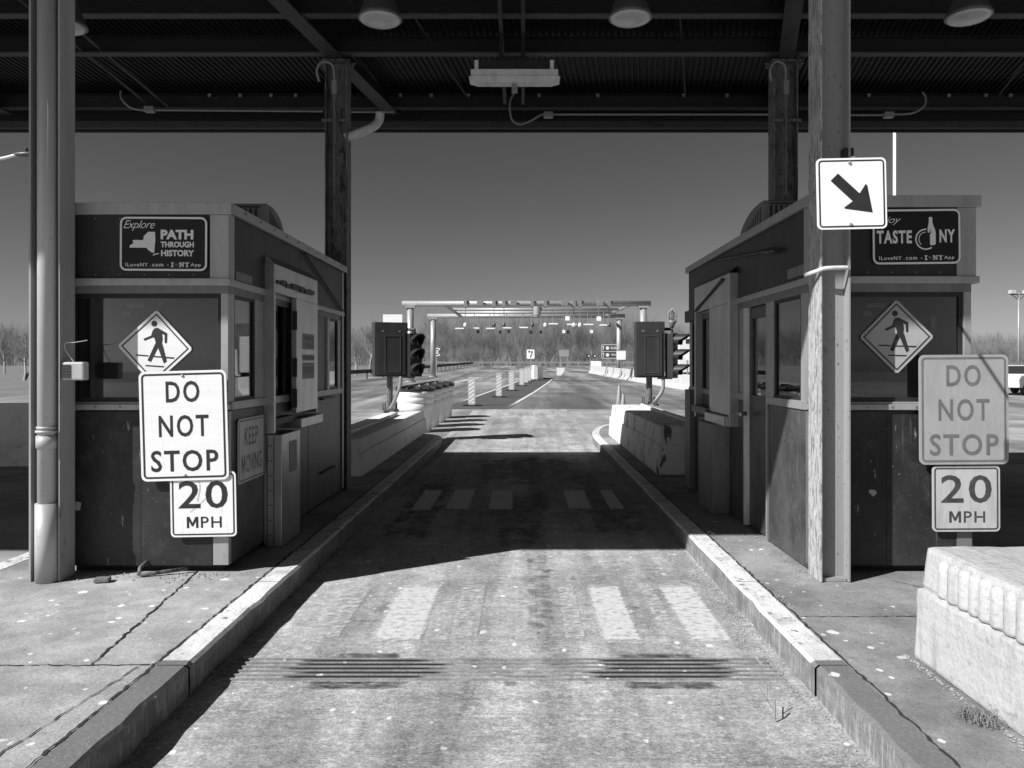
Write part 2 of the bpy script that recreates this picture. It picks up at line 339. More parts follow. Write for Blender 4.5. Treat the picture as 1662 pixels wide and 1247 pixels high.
M['lampglass'] = glass_mat('lamp glass', .85, .12)

# ------------------------------------------------------------------ ground
def strip(name, m, rows, z, kind='structure', parent=None):
    """rows of (y, x-left, x-right); follows the terrain"""
    ys = sorted(set([r[0] for r in rows] + [b for b in (25.0, 150.0) if rows[0][0] < b < rows[-1][0]]))
    def at(y):
        for a, b in zip(rows, rows[1:]):
            if a[0] <= y <= b[0]:
                t = 0 if b[0] == a[0] else (y - a[0]) / (b[0] - a[0]); return a[1] + t * (b[1] - a[1]), a[2] + t * (b[2] - a[2])
    mb = MB()
    for a, b in zip(ys, ys[1:]):
        (l0, r0), (l1, r1) = at(a), at(b)
        mb.add([(l0, a, gz(a) + z), (r0, a, gz(a) + z), (r1, b, gz(b) + z), (l1, b, gz(b) + z)], [(0, 1, 2, 3)])
    o = mb.build(name, m, parent)
    return tag(o, kind=kind) if parent is None else o
strip('ground', M['grass'], [(-160, -500, 500), (25, -500, 500), (150, -500, 500), (900, -900, 900)], -.03)
strip('apron', M['apron'], [(-60, -45, 48), (26.9, -45, 48)], -.006)
strip('lane', M['lane'], [(-4, -1.70, 1.50), (26.88, -1.70, 1.50)], 0)
strip('road', M['asphalt'], [(26.9, -27, 15), (45, -22, 9.6), (60, -15, 8.6), (90, -11.3, 8.2), (150, -9.8, 26), (165, -60, 120)], -.008)
strip('road', M['asphalt'], [(-60, 15, 60), (26.8, 15, 60), (45, 17, 62), (60, 19, 64), (70, 40, 64)], -.016)
strip('road', M['newasphalt'], [(27.0, -3.4, -.5), (30, -2.75, -.2), (45, -1.4, 1.1), (60, -.2, 2.4), (66, .4, 2.7)], -.004)
strip('marking', M['line'], [(27.4, -.68, -.50), (40, .52, .66), (55, 1.75, 1.9), (66, 2.55, 2.72)], 0)
strip('marking', M['line'], [(30, -2.72, -2.60), (45, -1.42, -1.27), (60, -.22, -.06)], 0)
strip('marking', M['line'], [(38, -7.1, -6.9), (50, -5.5, -5.2), (70, -3.8, -3.4)], 0)
strip('marking', M['line'], [(70, 3.0, 3.4), (100, 4.4, 5.4), (130, 5.6, 7.0)], 0)
strip('marking', M['line'], [(100, -9, 12), (102, -9, 12)], 0)
# crossing bars, two worn sets
def bars(lst, y0, y1, zz=.004):
    for c, wd, m in lst: strip('crossing_stripe', M[m], [(y0 + rnd.uniform(-.05, .05), c - wd / 2, c + wd / 2), (y1 + rnd.uniform(-.05, .05), c - wd / 2, c + wd / 2)], zz)
bars([(-.72, .33, 'stripe'), (-1.16, .26, 'stripe_worn'), (-.34, .20, 'stripe_worn'), (.02, .16, 'stripe_worn'), (.30, .14, 'stripe_worn'), (.56, .26, 'stripe'), (.86, .12, 'stripe_worn'), (1.07, .28, 'stripe')], 4.30, 5.54)
bars([(-.72, .29, 'stripe_far'), (-.25, .30, 'stripe_far'), (.62, .29, 'stripe_far'), (1.02, .18, 'stripe_far'), (-1.1, .24, 'stripe_far')], 8.2, 9.65, .0105)
strip('tyre_stain', M['ghost'], [(8.1, .03, .34), (9.8, .03, .34)], .006)
strip('tyre_stain', M['ghost'], [(4.2, -.02, .24), (6.7, .0, .22)], .006)
for a_, b_, y0_, y1_ in ((-.36, .30, 6.4, 9.4), (-.30, .36, 9.7, 13.4), (-1.45, -.75, 6.6, 10.5), (.55, 1.30, 6.6, 12), (-1.2, 1.2, 10.2, 13.0)):  # oil drips that also paint the canopy shade darker on the lane
    strip('oil_shade_stain', M['oil_shade'], [(y0_, a_, b_), (y1_, a_, b_)], .0075 + .0007 * len(COL.objects) % .001)
# trench drain across the lane: dirty bed, thin pale ridges
dr = MB(); dr.box(-1.56, 1.30, 3.78, 4.10, .001, .003)
dro = dr.build('trench_drain', M['lane']); tag(dro, 'slotted drain grate set across the lane behind the crossing stripes', 'drain')
for i in range(6):
    y = 3.80 + i * .052
    sl_x = MB(); sl_x.box(-1.54 + .05 * rnd.random(), 1.27 + .03 * rnd.random(), y, y + .014, .003, .012); sl_x.build('slat', M['walk'], dro)
    MB().box(-1.54, 1.28, y + .016, y + .020, .003, .0045).build('groove', M['crack'], dro)
for x0_, x1_ in ((-1.24, -.40), (.32, 1.10)):
    for q in range(7):
        ya, yb = 3.757 + q * .052, 3.803 + q * .052
        if q == 0: ya -= .07
        if q == 6: yb += .05
        e0, e1 = rnd.uniform(-.07, .07), rnd.uniform(-.12, .12); m_ = .10 if q in (0, 6) else 0
        strip('tyre_stain', M['rubber_edge' if q in (0, 6) else 'rubber'], [(ya, x0_ + e0 + m_, x1_ + e1 - m_), (yb, x0_ + e0 + m_, x1_ + e1 - m_)], .0065 + .0003 * q)
strip('tyre_stain', M['ghost'], [(3.74, -.5, .5), (4.12, -.5, .5)], .006)

# islands with kerbs
def island(xk, xo, y0, y1, nose, name):
    """kerb along x = xk, far side at xo, rounded end at y1"""
    s = 1 if xo > xk else -1
    def outline(off):
        pts = [(xk + s * off, y0), (xk + s * off, y1 - nose)]
        w = abs(xo - xk)
        for i in range(1, 12):
            a = math.pi / 2 * i / 11 * 1.0
            pts.append((xk + s * (off + (w / 2 - off) * (1 - math.cos(a))), y1 - nose + (nose - off) * math.sin(a)))
        mir = [(2 * (xk + s * w / 2) - p[0], p[1]) for p in pts[::-1]][1:]
        return pts + mir
    inner, outer = outline(.15), outline(0)
    n = len(outer)
    mb = MB(); mb.add([(p[0], p[1], .147) for p in inner], [tuple(range(n))])
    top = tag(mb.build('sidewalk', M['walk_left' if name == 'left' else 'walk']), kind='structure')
    # kerb: face, top and back, split where the paint starts
    def seg(i0, i1, ya, yb, mt):
        out, inn = [], []
        for o_, i_ in zip(outer, inner):
            out.append(o_); inn.append(i_)
        return out, inn
    def wob(p):
        r_ = random.Random(int(p[1] * 1000)); return (p[0] + r_.gauss(0, .004), p[1])
    face, topm, bare = MB(), MB(), MB()
    for i in range(n - 1):
        a, b, c, d = outer[i], outer[i + 1], inner[i + 1], inner[i]
        spl = [0, 1]
        if abs(b[1] - a[1]) > 6:
            jn = (3.62, 5.02, 7.9, 11.2); cut = [a[1] + .16 * q for q in range(1, int(abs(b[1] - a[1]) / .16))] if b[1] > a[1] else []
            cut = [q for q in cut if 1.5 < q < 9 and min(abs(q - j) for j in jn) > .05]
            spl = sorted([0, 1] + [(yy - a[1]) / (b[1] - a[1]) for yy in list(jn) + cut]); jt = [(yy - a[1]) / (b[1] - a[1]) for yy in jn]
        for t0, t1 in zip(spl, spl[1:]):
            g = .004 if len(spl) > 2 else 0
            L = lambda p, q, t: (p[0] + (q[0] - p[0]) * t, p[1] + (q[1] - p[1]) * t)
            dt = g / max(1e-6, math.hypot(b[0] - a[0], b[1] - a[1]))
            isj = lambda q: g and min(abs(q - j) for j in jt) < 1e-6
            t0_, t1_ = t0 + (dt if isj(t0) else 0), t1 - (dt if isj(t1) else 0)
            A, B, C_, D = L(a, b, t0_), L(a, b, t1_), L(d, c, t1_), L(d, c, t0_)
            tgt = bare if max(A[1], B[1]) < 3.7 else topm
            if g == 0 or True:
                inx = lambda p, q: (p[0] + (q[0] - p[0]) * .12, p[1] + (q[1] - p[1]) * .12)
                A2, B2 = inx(A, D), inx(B, C_)
                if g: A, B, A2, B2 = wob(A), wob(B), wob(A2), wob(B2)
                face.add([(*A, -.05), (*B, -.05), (*B, .135), (*A, .135)], [(0, 1, 2, 3)])
                tgt.add([(*A, .135), (*B, .135), (*B2, .150), (*A2, .150), (*C_, .150), (*D, .150), (*C_, .05), (*D, .05)], [(0, 1, 2, 3), (3, 2, 4, 5), (5, 4, 6, 7)])
    k = tag(face.build('kerb', M['curb_face']), kind='structure')
    topm.build('kerb_top', M['curb_white'], k)
    if bare.v: bare.build('kerb_top', M['curb'], k)
    body = MB(); body.add([(p[0], p[1], -.02) for p in inner], [tuple(range(n))]); body.build('bed', M['crack'], k)
    return top
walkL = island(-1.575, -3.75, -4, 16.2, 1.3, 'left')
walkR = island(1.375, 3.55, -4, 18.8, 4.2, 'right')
def crack(parent, pts, wd, z=.151, jag=.005):
    pts = [Vector((*p, 0)) for p in pts]; P = []
    for a, b in zip(pts, pts[1:]):
        n = max(2, int((b - a).length / .035))
        for i in range(n): P.append(a.lerp(b, i / n) + Vector((rnd.gauss(0, jag), rnd.gauss(0, jag), 0)))
    P.append(pts[-1]); mb = MB()
    for a, b in zip(P, P[1:]):
        d = (b - a).normalized() if (b - a).length > 0 else Vector((0, 1, 0)); s = Vector((-d.y, d.x, 0)) * wd * rnd.uniform(.35, 1) / 2
        mb.add([(a.x - s.x, a.y - s.y, z), (a.x + s.x, a.y + s.y, z), (b.x + s.x, b.y + s.y, z), (b.x - s.x, b.y - s.y, z)], [(0, 1, 2, 3)])
    return mb.build('joint', M['crack'], parent)
crack(walkL, [(-1.74, 2.0), (-1.735, 3.6), (-1.735, 5.3), (-1.735, 14)], .018, .1525, .004)
crack(walkL, [(-2.03, 3.62), (-2.2, 5.05), (-2.24, 5.3)], .016)
crack(walkL, [(-3.6, 3.60), (-2.03, 3.62), (-1.76, 3.63)], .010, jag=.005)
crack(walkL, [(-1.92, 2.6), (-1.80, 3.6)], .008)
crack(walkR, [(1.535, 2.0), (1.535, 3.6), (1.535, 5.5), (1.535, 13)], .016, .1525, .005)
crack(walkR, [(1.56, 4.32), (3.2, 4.34)], .009)
crack(walkR, [(2.42, 5.05), (2.75, 4.55), (3.0, 4.2)], .010)

# ------------------------------------------------------------------ canopy
def zb(y): return 5.01 - .11 * (y - 8.67)        # underside of the main beams
can = thing('canopy', (0, 6.5, 4.6), 'dark flat steel canopy with corrugated deck roofing the toll lane', 'canopy')
XL, XR, YF, YR = -17, 17, 2.76, 10.32
wav = MB(); per = .070; n = int((XR - XL) / per)
def dk(x, y, dz): return (x + .16 * (y - 8.67), y, zb(y) + .235 + dz)
xs = []
for i in range(n):
    x = XL + i * per
    xs += [(x, 0), (x + per * .4, 0), (x + per * .5, .022), (x + per * .9, .022)]
vs = []; fs = []
for i, (x, dz) in enumerate(xs):
    vs += [dk(x, YF + .03, dz), dk(x, YR - .03, dz)]
for i in range(len(xs) - 1): fs.append((2 * i, 2 * i + 2, 2 * i + 3, 2 * i + 1))
wav.add(vs, fs); wav.build('deck', M['deck'], can)
top = MB(); top.hull([(XL - 1.2, YF, zb(YF) + .29), (XR + .5, YF, zb(YF) + .29), (XR + .5, YR, zb(YR) + .29), (XL - 1.2, YR, zb(YR) + .29)],
                     [(XL - 1.2, YF, zb(YF) + .36), (XR + .5, YF, zb(YF) + .36), (XR + .5, YR, zb(YR) + .36), (XL - 1.2, YR, zb(YR) + .36)])
top.build('roof', M['beam'], can)
def purlin(y, h=.175, fl=.11):
    z = zb(y) + .02; mb = MB()
    mb.box(XL, XR, y - .006, y + .006, z + .012, z + h)
    mb.box(XL, XR, y - fl / 2, y + fl / 2, z + h, z + h + .012)
    mb.build('purlin', M['beam'], can)
    MB().box(XL, XR, y - fl / 2, y + fl / 2, z, z + .012).build('purlin_flange', M['beamedge'], can)
for y in (3.4, 4.6, 5.8, 6.9, 7.86, 8.62, 10.0): purlin(y)
for x0 in (-2.11 - 10.15, -2.11 - 5.075, -2.11, 2.965, 2.965 + 5.075, 2.965 + 10.15):
    def bx(y): return x0 + .27 * (y - 8.67)
    a, b = 2.9, 10.12; fw = .09
    m1, m2 = MB(), MB()
    m1.hull([(bx(a) - .007, a, zb(a) + .014), (bx(a) + .007, a, zb(a) + .014), (bx(b) + .007, b, zb(b) + .014), (bx(b) - .007, b, zb(b) + .014)],
            [(bx(a) - .007, a, zb(a) + .2), (bx(a) + .007, a, zb(a) + .2), (bx(b) + .007, b, zb(b) + .2), (bx(b) - .007, b, zb(b) + .2)])
    m2.hull([(bx(a) - fw, a, zb(a)), (bx(a) + fw, a, zb(a)), (bx(b) + fw, b, zb(b)), (bx(b) - fw, b, zb(b))],
            [(bx(a) - fw, a, zb(a) + .014), (bx(a) + fw, a, zb(a) + .014), (bx(b) + fw, b, zb(b) + .014), (bx(b) - fw, b, zb(b) + .014)])
    m1.build('girder', M['beam'], can); m2.build('girder_flange', M['beamedge'], can)
fz = zb(YR)
fr = MB(); fr.box(XL - 1.2, XR + .5, YR, YR + .02, 4.68, fz + .37); fr.build('fascia', M['beam'], can)
MB().box(XL - 1.2, XR + .5, YR - .10, YR - .002, 4.71, 4.80).build('gutter', M['beamedge'], can)
fz = zb(YF); MB().box(XL - 1.2, XR + .5, YF - .02, YF, fz - .05, fz + .37).build('fascia', M['beam'], can)
# cross bracing and conduit
br = MB()
for o in (0, .22): br.tube([(-5.0 + o, 7.4, zb(7.4) + .06), (-4.8 + o + .0, 9.95, zb(9.95) + .03)], .018, 6)
for o in (-1.2, 1.6, 5.6): br.tube([(o, 7.9, zb(7.9) + .17), (o + .5, 9.95, zb(9.95) + .12)], .012, 6)
br.each('brace', M['beamedge'], can)
def conduit(pts, boxes):
    mb = MB(); mb.tube(pts, .013, 8); mb.build('conduit', M['conduit'], can)
    for x, z in boxes: MB().box(x - .06, x + .06, 9.84, 9.92, z - .035, z + .035).build('junction_box', M['conduit'], can, bevel=.006)
cz = 1.56 + 409 * 9.88 / 1250
def curve(pts, n=6):
    P = [Vector(p) for p in pts]; out = []
    P = [P[0] * 2 - P[1]] + P + [P[-1] * 2 - P[-2]]
    for i in range(1, len(P) - 2):
        for k in range(n):
            t = k / n; a, b, c, d = P[i - 1], P[i], P[i + 1], P[i + 2]
            out.append(.5 * ((2 * b) + (-a + c) * t + (2 * a - 5 * b + 4 * c - d) * t * t + (-a + 3 * b - 3 * c + d) * t ** 3))
    out.append(P[-2]); return out
def cpx(x, y, Y=9.88): a, b = px(x, y, Y); return (a, Y, b)
conduit([cpx(250, 179), cpx(524, 181)], [(px(243, 178, 9.88)[0], px(243, 178, 9.88)[1])])
conduit(curve([cpx(236, 180), cpx(212, 175), cpx(197, 160), cpx(196, 148)]), [])
conduit([cpx(566, 182), cpx(640, 182)], [])
conduit(curve([cpx(838, 146), cpx(828, 165), cpx(830, 192), cpx(843, 202), cpx(860, 197), cpx(878, 187), cpx(890, 186)]), [(px(890, 187, 9.88)[0], px(890, 187, 9.88)[1])])
conduit([cpx(890, 186), cpx(1250, 186)], [])
conduit([cpx(1380, 187), cpx(1442, 187)], [px(1442, 187, 9.88)])
conduit(curve([cpx(1442, 186), cpx(1480, 184), cpx(1500, 172), cpx(1502, 158), cpx(1497, 150)]), [])
cl = MB()
for x in (650, 700, 760, 820, 875, 970, 1110, 1180, 340, 390, 440, 480, 1410, 1540, 1600, 1640):
    a, b = px(x, 155, 9.94); cl.box(a - .02, a + .02, 9.93, 9.96, b - .02, b + .02)
cl.each('clip', M['conduit'], can)
for x in (-.23, .0):
    mb = MB(); mb.hull([(x - .02, 5.5, zb(5.5) - .03), (x + .02, 5.5, zb(5.5) - .03), (x + .02, 9.75, zb(9.75) - .03), (x - .02, 9.75, zb(9.75) - .03)],
                       [(x - .02, 5.5, zb(5.5) + .018), (x + .02, 5.5, zb(5.5) + .018), (x + .02, 9.75, zb(9.75) + .018), (x - .02, 9.75, zb(9.75) + .018)])
    mb.build('hanger_rail', M['beamedge'], can)

# columns
def hcolumn(name, x0, x1, y0, z1, label, mats, depth=.21, group=None):
    t = thing(name, ((x0 + x1) / 2, y0 + depth / 2, .15), label, 'column', group)
    MB().box(x0, x0 + .013, y0, y0 + depth, .15, z1).build('flange', mats[0], t, bevel=.002)
    MB().box(x1 - .013, x1, y0, y0 + depth, .15, z1).build('flange', mats[1], t, bevel=.002)
    wy = y0 + (.078 if x0 > 0 and y0 < 6 else depth / 2); MB().box(x0 + .013, x1 - .013, wy - .005, wy + .005, .15, z1).build('web', mats[2], t)
    MB().box(x0 - .03, x1 + .03, y0 - .02, y0 + depth + .02, z1, z1 + .014).build('cap_plate', mats[2], t)
    MB().box(x0 + .02, x1 - .02, y0 + .02, y0 + depth - .02, .15, .17).build('base_plate', mats[2], t)
    return t
c1 = hcolumn('column', -3.222, -3.02, 5.02, zb(5.02) - .03, 'pale steel column with a round downspout in its hollow, left booth', (M['post_smooth'],) * 3, .172)
c2 = hcolumn('column', 1.93, 2.127, 5.0, zb(5.0) - .03, 'flaking grey steel column carrying the arrow sign', (M['post_flake'], M['post'], M['post']))
c3 = hcolumn('column', -2.235, -1.985, 8.68, zb(8.68) - .02, 'dark rusty rear column behind the left booth, with white pipe stub', (M['post_dark'],) * 3)
c4 = hcolumn('column', 2.83, 3.10, 8.68, zb(8.68) - .02, 'dark rusty rear column rising behind the right booth roof', (M['post_dark'],) * 3)
for c, (x0, x1) in ((c3, (-2.235, -1.985)), (c4, (2.83, 3.10))):
    s = MB()
    for xx in (x0, x1):
        d = -1 if xx == x0 else 1
        s.prism([(xx, 4.99), (xx + d * .09, 4.99), (xx, 4.88)], 'y', 8.74, 8.75)
    s.each('gusset', M['post_dark'], c)
    MB().box(x0 + .09, x0 + .15, 8.62, 8.66, 4.60, 4.75).build('switch_box', M['conduit'], c, bevel=.005)
    MB().tube([(x0 + .12, 8.65, 4.60), (x0 + .12, 8.65, 3.2)], .018, 8).build('conduit', M['post_dark'], c)
    MB().tube(curve([(x0 + .12, 8.65, 4.75), (x0 + .10, 8.63, 4.92), (x0 - .01, 8.61, 4.95), (x0 - .07, 8.61, 4.86), (x0 - .05, 8.63, 4.74)]), .014, 8).build('cable_loop', M['conduit'], c)
    MB().box(x0 - .03, x1 + .03, 8.655, 8.668, 4.30, 4.33).build('strap', M['post_dark'], c)
# downspout in the first column: pipe with couplings and strap
ds = MB(); X0, Y0 = -3.110, 5.035
ds.tube([(X0, Y0, .15), (X0, Y0, 5.2)], .058, 24)
d1 = ds.build('downspout', M['pipe'], c1, smooth=True)
cp = MB(); cp.tube([(X0, Y0, .15), (X0, Y0, .66)], .072, 24); cp.tube([(X0, Y0, 1.02), (X0, Y0, 1.10)], .066, 24)
cp.tube([(X0, Y0, 1.12), (X0, Y0, 1.135)], .070, 24); cp.tube([(X0, Y0, 1.145), (X0, Y0, 1.16)], .064, 24)
cp.build('pipe_collar', M['pipe'], d1, smooth=True)
MB().tube(curve([(-2.02, 8.76, px(0, 224, 8.76)[1]), (px(590, 0, 8.85)[0], 8.85, px(0, 213, 8.85)[1]), (px(607, 0, 8.95)[0], 8.95, px(0, 205, 8.95)[1]), (px(615, 0, 9.0)[0], 9.0, px(0, 196, 9.0)[1]), (px(617, 0, 9.0)[0], 9.0, px(0, 183, 9.0)[1])]), .05, 16).build('pipe_stub', M['white_fix'], c3, smooth=True)
# half-loop cable clamp on the second column
MB().tube(curve([(1.86, 5.08, 2.155), (1.905, 5.0, 2.17), (1.95, 4.975, 2.185), (2.05, 4.975, 2.19), (2.10, 4.98, 2.19)]), .014, 10).build('hoop', M['white_fix'], c2, smooth=True)

# intercom box on the first column
ib = thing('intercom_box', (-3.0, 5.05, 1.54), 'small pale louvred box fixed to the left column', 'intercom')
x_, z_ = px(122, 603, 5.05)
MB().box(-3.019, -2.872, 5.03, 5.10, z_ - .058, z_ + .062).build('case', M['pipe'], ib, bevel=.012)
g = MB()
for i in range(9): g.box(-3.012, -2.955, 5.024, 5.031, z_ - .042 + i * .01, z_ - .037 + i * .01)
g.build('louvre', M['black'], ib)
MB().tube(curve([(-2.95, 5.06, z_ + .06), (-3.0, 5.05, z_ + .14), (-3.0, 5.05, z_ + .185), (-2.95, 5.06, z_ + .19), (-2.88, 5.09, z_ + .205)]), .003, 5).build('wire', M['white_fix'], ib)

# ------------------------------------------------------------------ luminaires under the canopy
def luminaire(xp, yp, label, Y=6.9):
    x, z = px(xp, yp, Y)
    t = thing('canopy_light', (x, Y, zb(Y)), label, 'lamp', 'round lamps under the canopy')
    MB().lathe([(.07, .30), (.10, .28), (.12, .20), (.155, .10), (.185, .03), (.198, .0), (.19, -.008)], (x, Y, z), 32).build('shade', M['housing'], t, smooth=True)
    MB().lathe([(.188, -.009), (.16, -.026), (.10, -.04), (.03, -.046)], (x, Y, z), 32).build('lens', M['lens'], t, smooth=True)
    MB().tube([(x, Y, z + .29), (x, Y, zb(Y) + .03)], .02, 8).build('stem', M['housing'], t)
luminaire(103, 42, 'round lamp half hidden behind the pale left column')
luminaire(617, 31, 'round lamp above the lane, nearest the left girder')
luminaire(1023, 29, 'round lamp above the lane, right of the white strip fixture')
luminaire(1572, 27, 'round lamp above the right booth sign')
# white strip fixture
Y = 8.0; x0, z0 = px(764, 124.5, Y); x1, z1 = px(906, 112, Y)
t = thing('strip_light', ((x0 + x1) / 2, Y, z1), 'long white box fixture hanging over the middle of the lane', 'lamp')
MB().box(x0, x1, Y, Y + .2, z0, z1).build('housing', M['white_fix'], t, bevel=.005)
MB().hull([(x0 + .07, Y + .03, z0 - .045), (x1 - .07, Y + .03, z0 - .045), (x1 - .07, Y + .17, z0 - .045), (x0 + .07, Y + .17, z0 - .045)],
          [(x0 - .02, Y - .02, z0 - .003), (x1 + .02, Y - .02, z0 - .003), (x1 + .02, Y + .22, z0 - .003), (x0 - .02, Y + .22, z0 - .003)]).build('diffuser', M['white_fix'], t)
for xx in (px(773, 0, Y)[0], px(896, 0, Y)[0]):
    MB().box(xx - .02, xx + .02, Y + .02, Y + .06, z1, z1 + .10).build('bracket', M['white_fix'], t)
MB().box((x0 + x1) / 2 - .03, (x0 + x1) / 2 + .03, Y + .08, Y + .13, z0 - .13, z0 - .045).build('junction_box', M['conduit'], t)
MB().box(-.26, .03, Y + .06, Y + .14, z1 + .10, z1 + .16).build('mounting_plate', M['beam'], t)
MB().box(-.25, -.21, Y + .08, Y + .12, z1 + .16, zb(Y) - .032).each('hanger', M['beam'], t); MB().box(-.02, .02, Y + .08, Y + .12, z1 + .16, zb(Y) - .032).build('hanger', M['beam'], t)
MB().box(x0 + .05, x1 - .05, Y + .03, Y + .16, z1 + .002, z1 + .10).build('ballast', M['black'], t)

# ------------------------------------------------------------------ toll booths
def plane_box(mb, side, o, y0, y1, z0, z1, t0, t1):
    """a box on the lane-side wall plane x = side, from t0 to t1 outwards"""
    a, b = side + o * t0, side + o * t1
    return mb.box(min(a, b), max(a, b), y0, y1, z0, z1)
def window_side(t, side, o, y0, y1, z0, z1, pane=None):
    wn = plane_box(MB(), side, o, y0 + .022, y1 - .022, z0 + .022, z1 - .022, -.022, -.017).build('window', pane or M['tinted'], t)
    fr = MB()
    plane_box(fr, side, o, y0, y0 + .022, z0, z1, -.04, -.004); plane_box(fr, side, o, y1 - .022, y1, z0, z1, -.04, -.004)
    plane_box(fr, side, o, y0 + .022, y1 - .022, z0, z0 + .022, -.04, -.006); plane_box(fr, side, o, y0 + .022, y1 - .022, z1 - .022, z1, -.04, -.006)
    fr.build('frame', M['black'], wn)
def booth(left):
    if left:
        xs_, xo, o, label = -2.01, -3.13, 1, 'dark toll booth carrying the history sign and a flat steel payment window'
        y1 = 8.58
    else:
        xs_, xo, o, label = 1.955, 3.055, -1, 'dark toll booth with a half-glazed door, carrying the taste sign'
        y1 = 9.05
    Yf = 5.25; xa, xb = min(xs_, xo), max(xs_, xo)
    t = thing('toll_booth', ((xa + xb) / 2, (Yf + y1) / 2, .15), label, 'toll booth', 'toll booths either side of the lane')
    zt, zf, zw0, zw1 = (2.625, 2.10, 1.31, 2.05) if left else (2.675, 2.115, 1.31, 2.06)
    # roof, base, lower walls
    MB().box(xa - .035, xb + .035, Yf - .045, y1 + .03, zt, zt + .03).build('roof', M['alu'], t, bevel=.004)
    MB().box(xa + .05, xb - .05, Yf + .06, y1 - .06, .10, .195).build('base', M['crack'], t)
    lw = MB(); lw.box(xa, xb, Yf, Yf + .04, .195, 1.245); lw.build('front_wall', M['panel'], t)
    sw = MB()
    if left: plane_box(sw, xs_, o, Yf + .04, y1, .195, 1.245, -.04, 0)
    else:
        plane_box(sw, xs_, o, Yf + .04, 6.18, .165, 1.245, -.04, 0); plane_box(sw, xs_, o, 6.80, y1, .165, 1.245, -.04, 0)
    sw.build('side_wall', M['panel_side'], t)
    plane_box(MB(), xo, -o, Yf + .04, y1, .195, 1.245, -.04, 0).build('outer_wall', M['panel'], t)
    MB().box(xa + .04, xb - .04, y1 - .04, y1, .195, 1.245).build('rear_wall', M['panel'], t)
    MB().box(xa + .04, xb - .04, Yf + .04, y1 - .04, .195, .21).build('floor', M['interior'], t)
    MB().box(xa + .04, xb - .04, Yf + .05, y1 - .04, 2.14, 2.16).build('ceiling', M['interior'], t)
    MB().box(xa + .25, xb - .3, 6.6, 7.6, .21, 1.15).build('counter', M['interior'], t)
    # inside: cabinet, desk, screen, taped papers; added board and pole imitate window reflections
    ic = xa + .08 if left else xb - .42
    MB().box(ic, ic + .24, Yf + .35, Yf + .75, .21, 1.66).build('inner_cabinet', M['sheet'], t, bevel=.01)
    MB().box(xa + .35, xb - .25, Yf + .45, Yf + .95, 1.20, 1.24).build('desk', M['interior'], t)
    sx_ = xa + .55; MB().box(sx_, sx_ + .34, Yf + .62, Yf + .66, 1.36, 1.62).build('screen', M['black'], t, bevel=.01)
    MB().box(sx_ + .13, sx_ + .21, Yf + .64, Yf + .70, 1.24, 1.38).build('screen_stand', M['black'], t)
    MB().tube([(xa + .86, Yf + .5, 1.24), (xa + .86, Yf + .5, 2.0)], .02, 8).build('reflection_pole', M['sheet'], t)
    MB().box(xa + .1, xb - .1, y1 - 1.2, y1 - 1.16, .21, 2.13).build('partition', M['interior'], t)
    pa = MB()
    for u0, u1, v0, v1 in ((.40, .53, 1.955, 1.985), (.62, .655, 1.965, 1.995), (.38, .44, 1.90, 1.93)): pa.box(xa + u0, xa + u1, Yf + .036, Yf + .0375, v0, v1)
    pa.each('taped_paper', M['sheet'], t)
    MB().box(xa + .3, xb - .35, Yf + .42, Yf + .46, 1.70, 2.02).build('reflection_board', M['black'], t, bevel=.02)
    # fascia: front and sides
    fs = MB(); fs.box(xa - .012, xb + .012, Yf - .02, Yf + .04, zf + .05, zt)
    plane_box(fs, xs_, o, Yf + .04, y1, zf + .05, zt, -.04, .008); plane_box(fs, xo, -o, Yf + .04, y1, zf + .05, zt, -.04, .008)
    fs.box(xa + .04, xb - .04, y1 - .04, y1 - .002, zf + .05, zt)
    fs.build('fascia', M['fascia'], t)
    tr = MB()
    # top edge trim, bottom ledge, corner panels
    tr.box(xa - .04, xb + .04, Yf - .052, Yf - .02, zt - .045, zt + .033)
    plane_box(tr, xs_, o, Yf - .02, y1 + .032, zt - .035, zt + .032, .012, .043)
    plane_box(tr, xo, -o, Yf - .02, y1 + .032, zt - .035, zt + .032, .012, .043)
    tr.build('roof_trim', M['alu'], t, bevel=.003)
    lg = MB(); lg.box(xa - .03, xb + .03, Yf - .05, Yf + .05, zf, zf + .048)
    plane_box(lg, xs_, o, Yf + .05, y1, zf, zf + .048, -.04, .022); plane_box(lg, xo, -o, Yf + .05, y1, zf, zf + .048, -.04, .022)
    lg.build('ledge', M['alu'], t, bevel=.005)
    cpn = MB(); c0, c1_ = (xs_ - .11, xs_ + .015) if left else (xo - .115, xo + .013)
    cpn.box(c0, c1_, Yf - .034, Yf - .021, zf + .05, zt - .047)
    plane_box(cpn, xs_, o, Yf - .02, Yf + .07, zf + .05, zt - .038, .010, .016)
    cpn.each('corner_panel', M['alu'], t)
    # window band: header, posts, sill
    hd = MB()
    hd.box(xa, xb, Yf, Yf + .04, zw1, zf); plane_box(hd, xs_, o, Yf + .04, y1, zw1, zf, -.04, 0); plane_box(hd, xo, -o, Yf + .04, y1, zw1, zf, -.04, 0)
    hd.build('header', M['alu_dark'], t)
    sl_ = MB(); sl_.box(xa - .005, xb + .005, Yf - .022, Yf + .05, 1.255, zw0 - .015)
    sl_.box(xa, xb, Yf, Yf + .04, zw0 - .014, zw0)
    if left: plane_box(sl_, xs_, o, Yf + .05, y1, 1.25, zw0, -.04, .012)
    else:
        plane_box(sl_, xs_, o, Yf + .05, 6.17, 1.25, zw0, -.04, .012); plane_box(sl_, xs_, o, 6.82, y1, 1.25, zw0, -.04, .012)
    plane_box(sl_, xo, -o, Yf + .05, y1, 1.25, zw0, -.04, .012)
    sl_.build('sill', M['alu'], t, bevel=.004)
    # corner posts and lower corner trims
    po = MB()
    po.box(xa, xa + .05, Yf, Yf + .05, zw0, zw1); po.box(xb - .05, xb, Yf, Yf + .05, zw0, zw1)
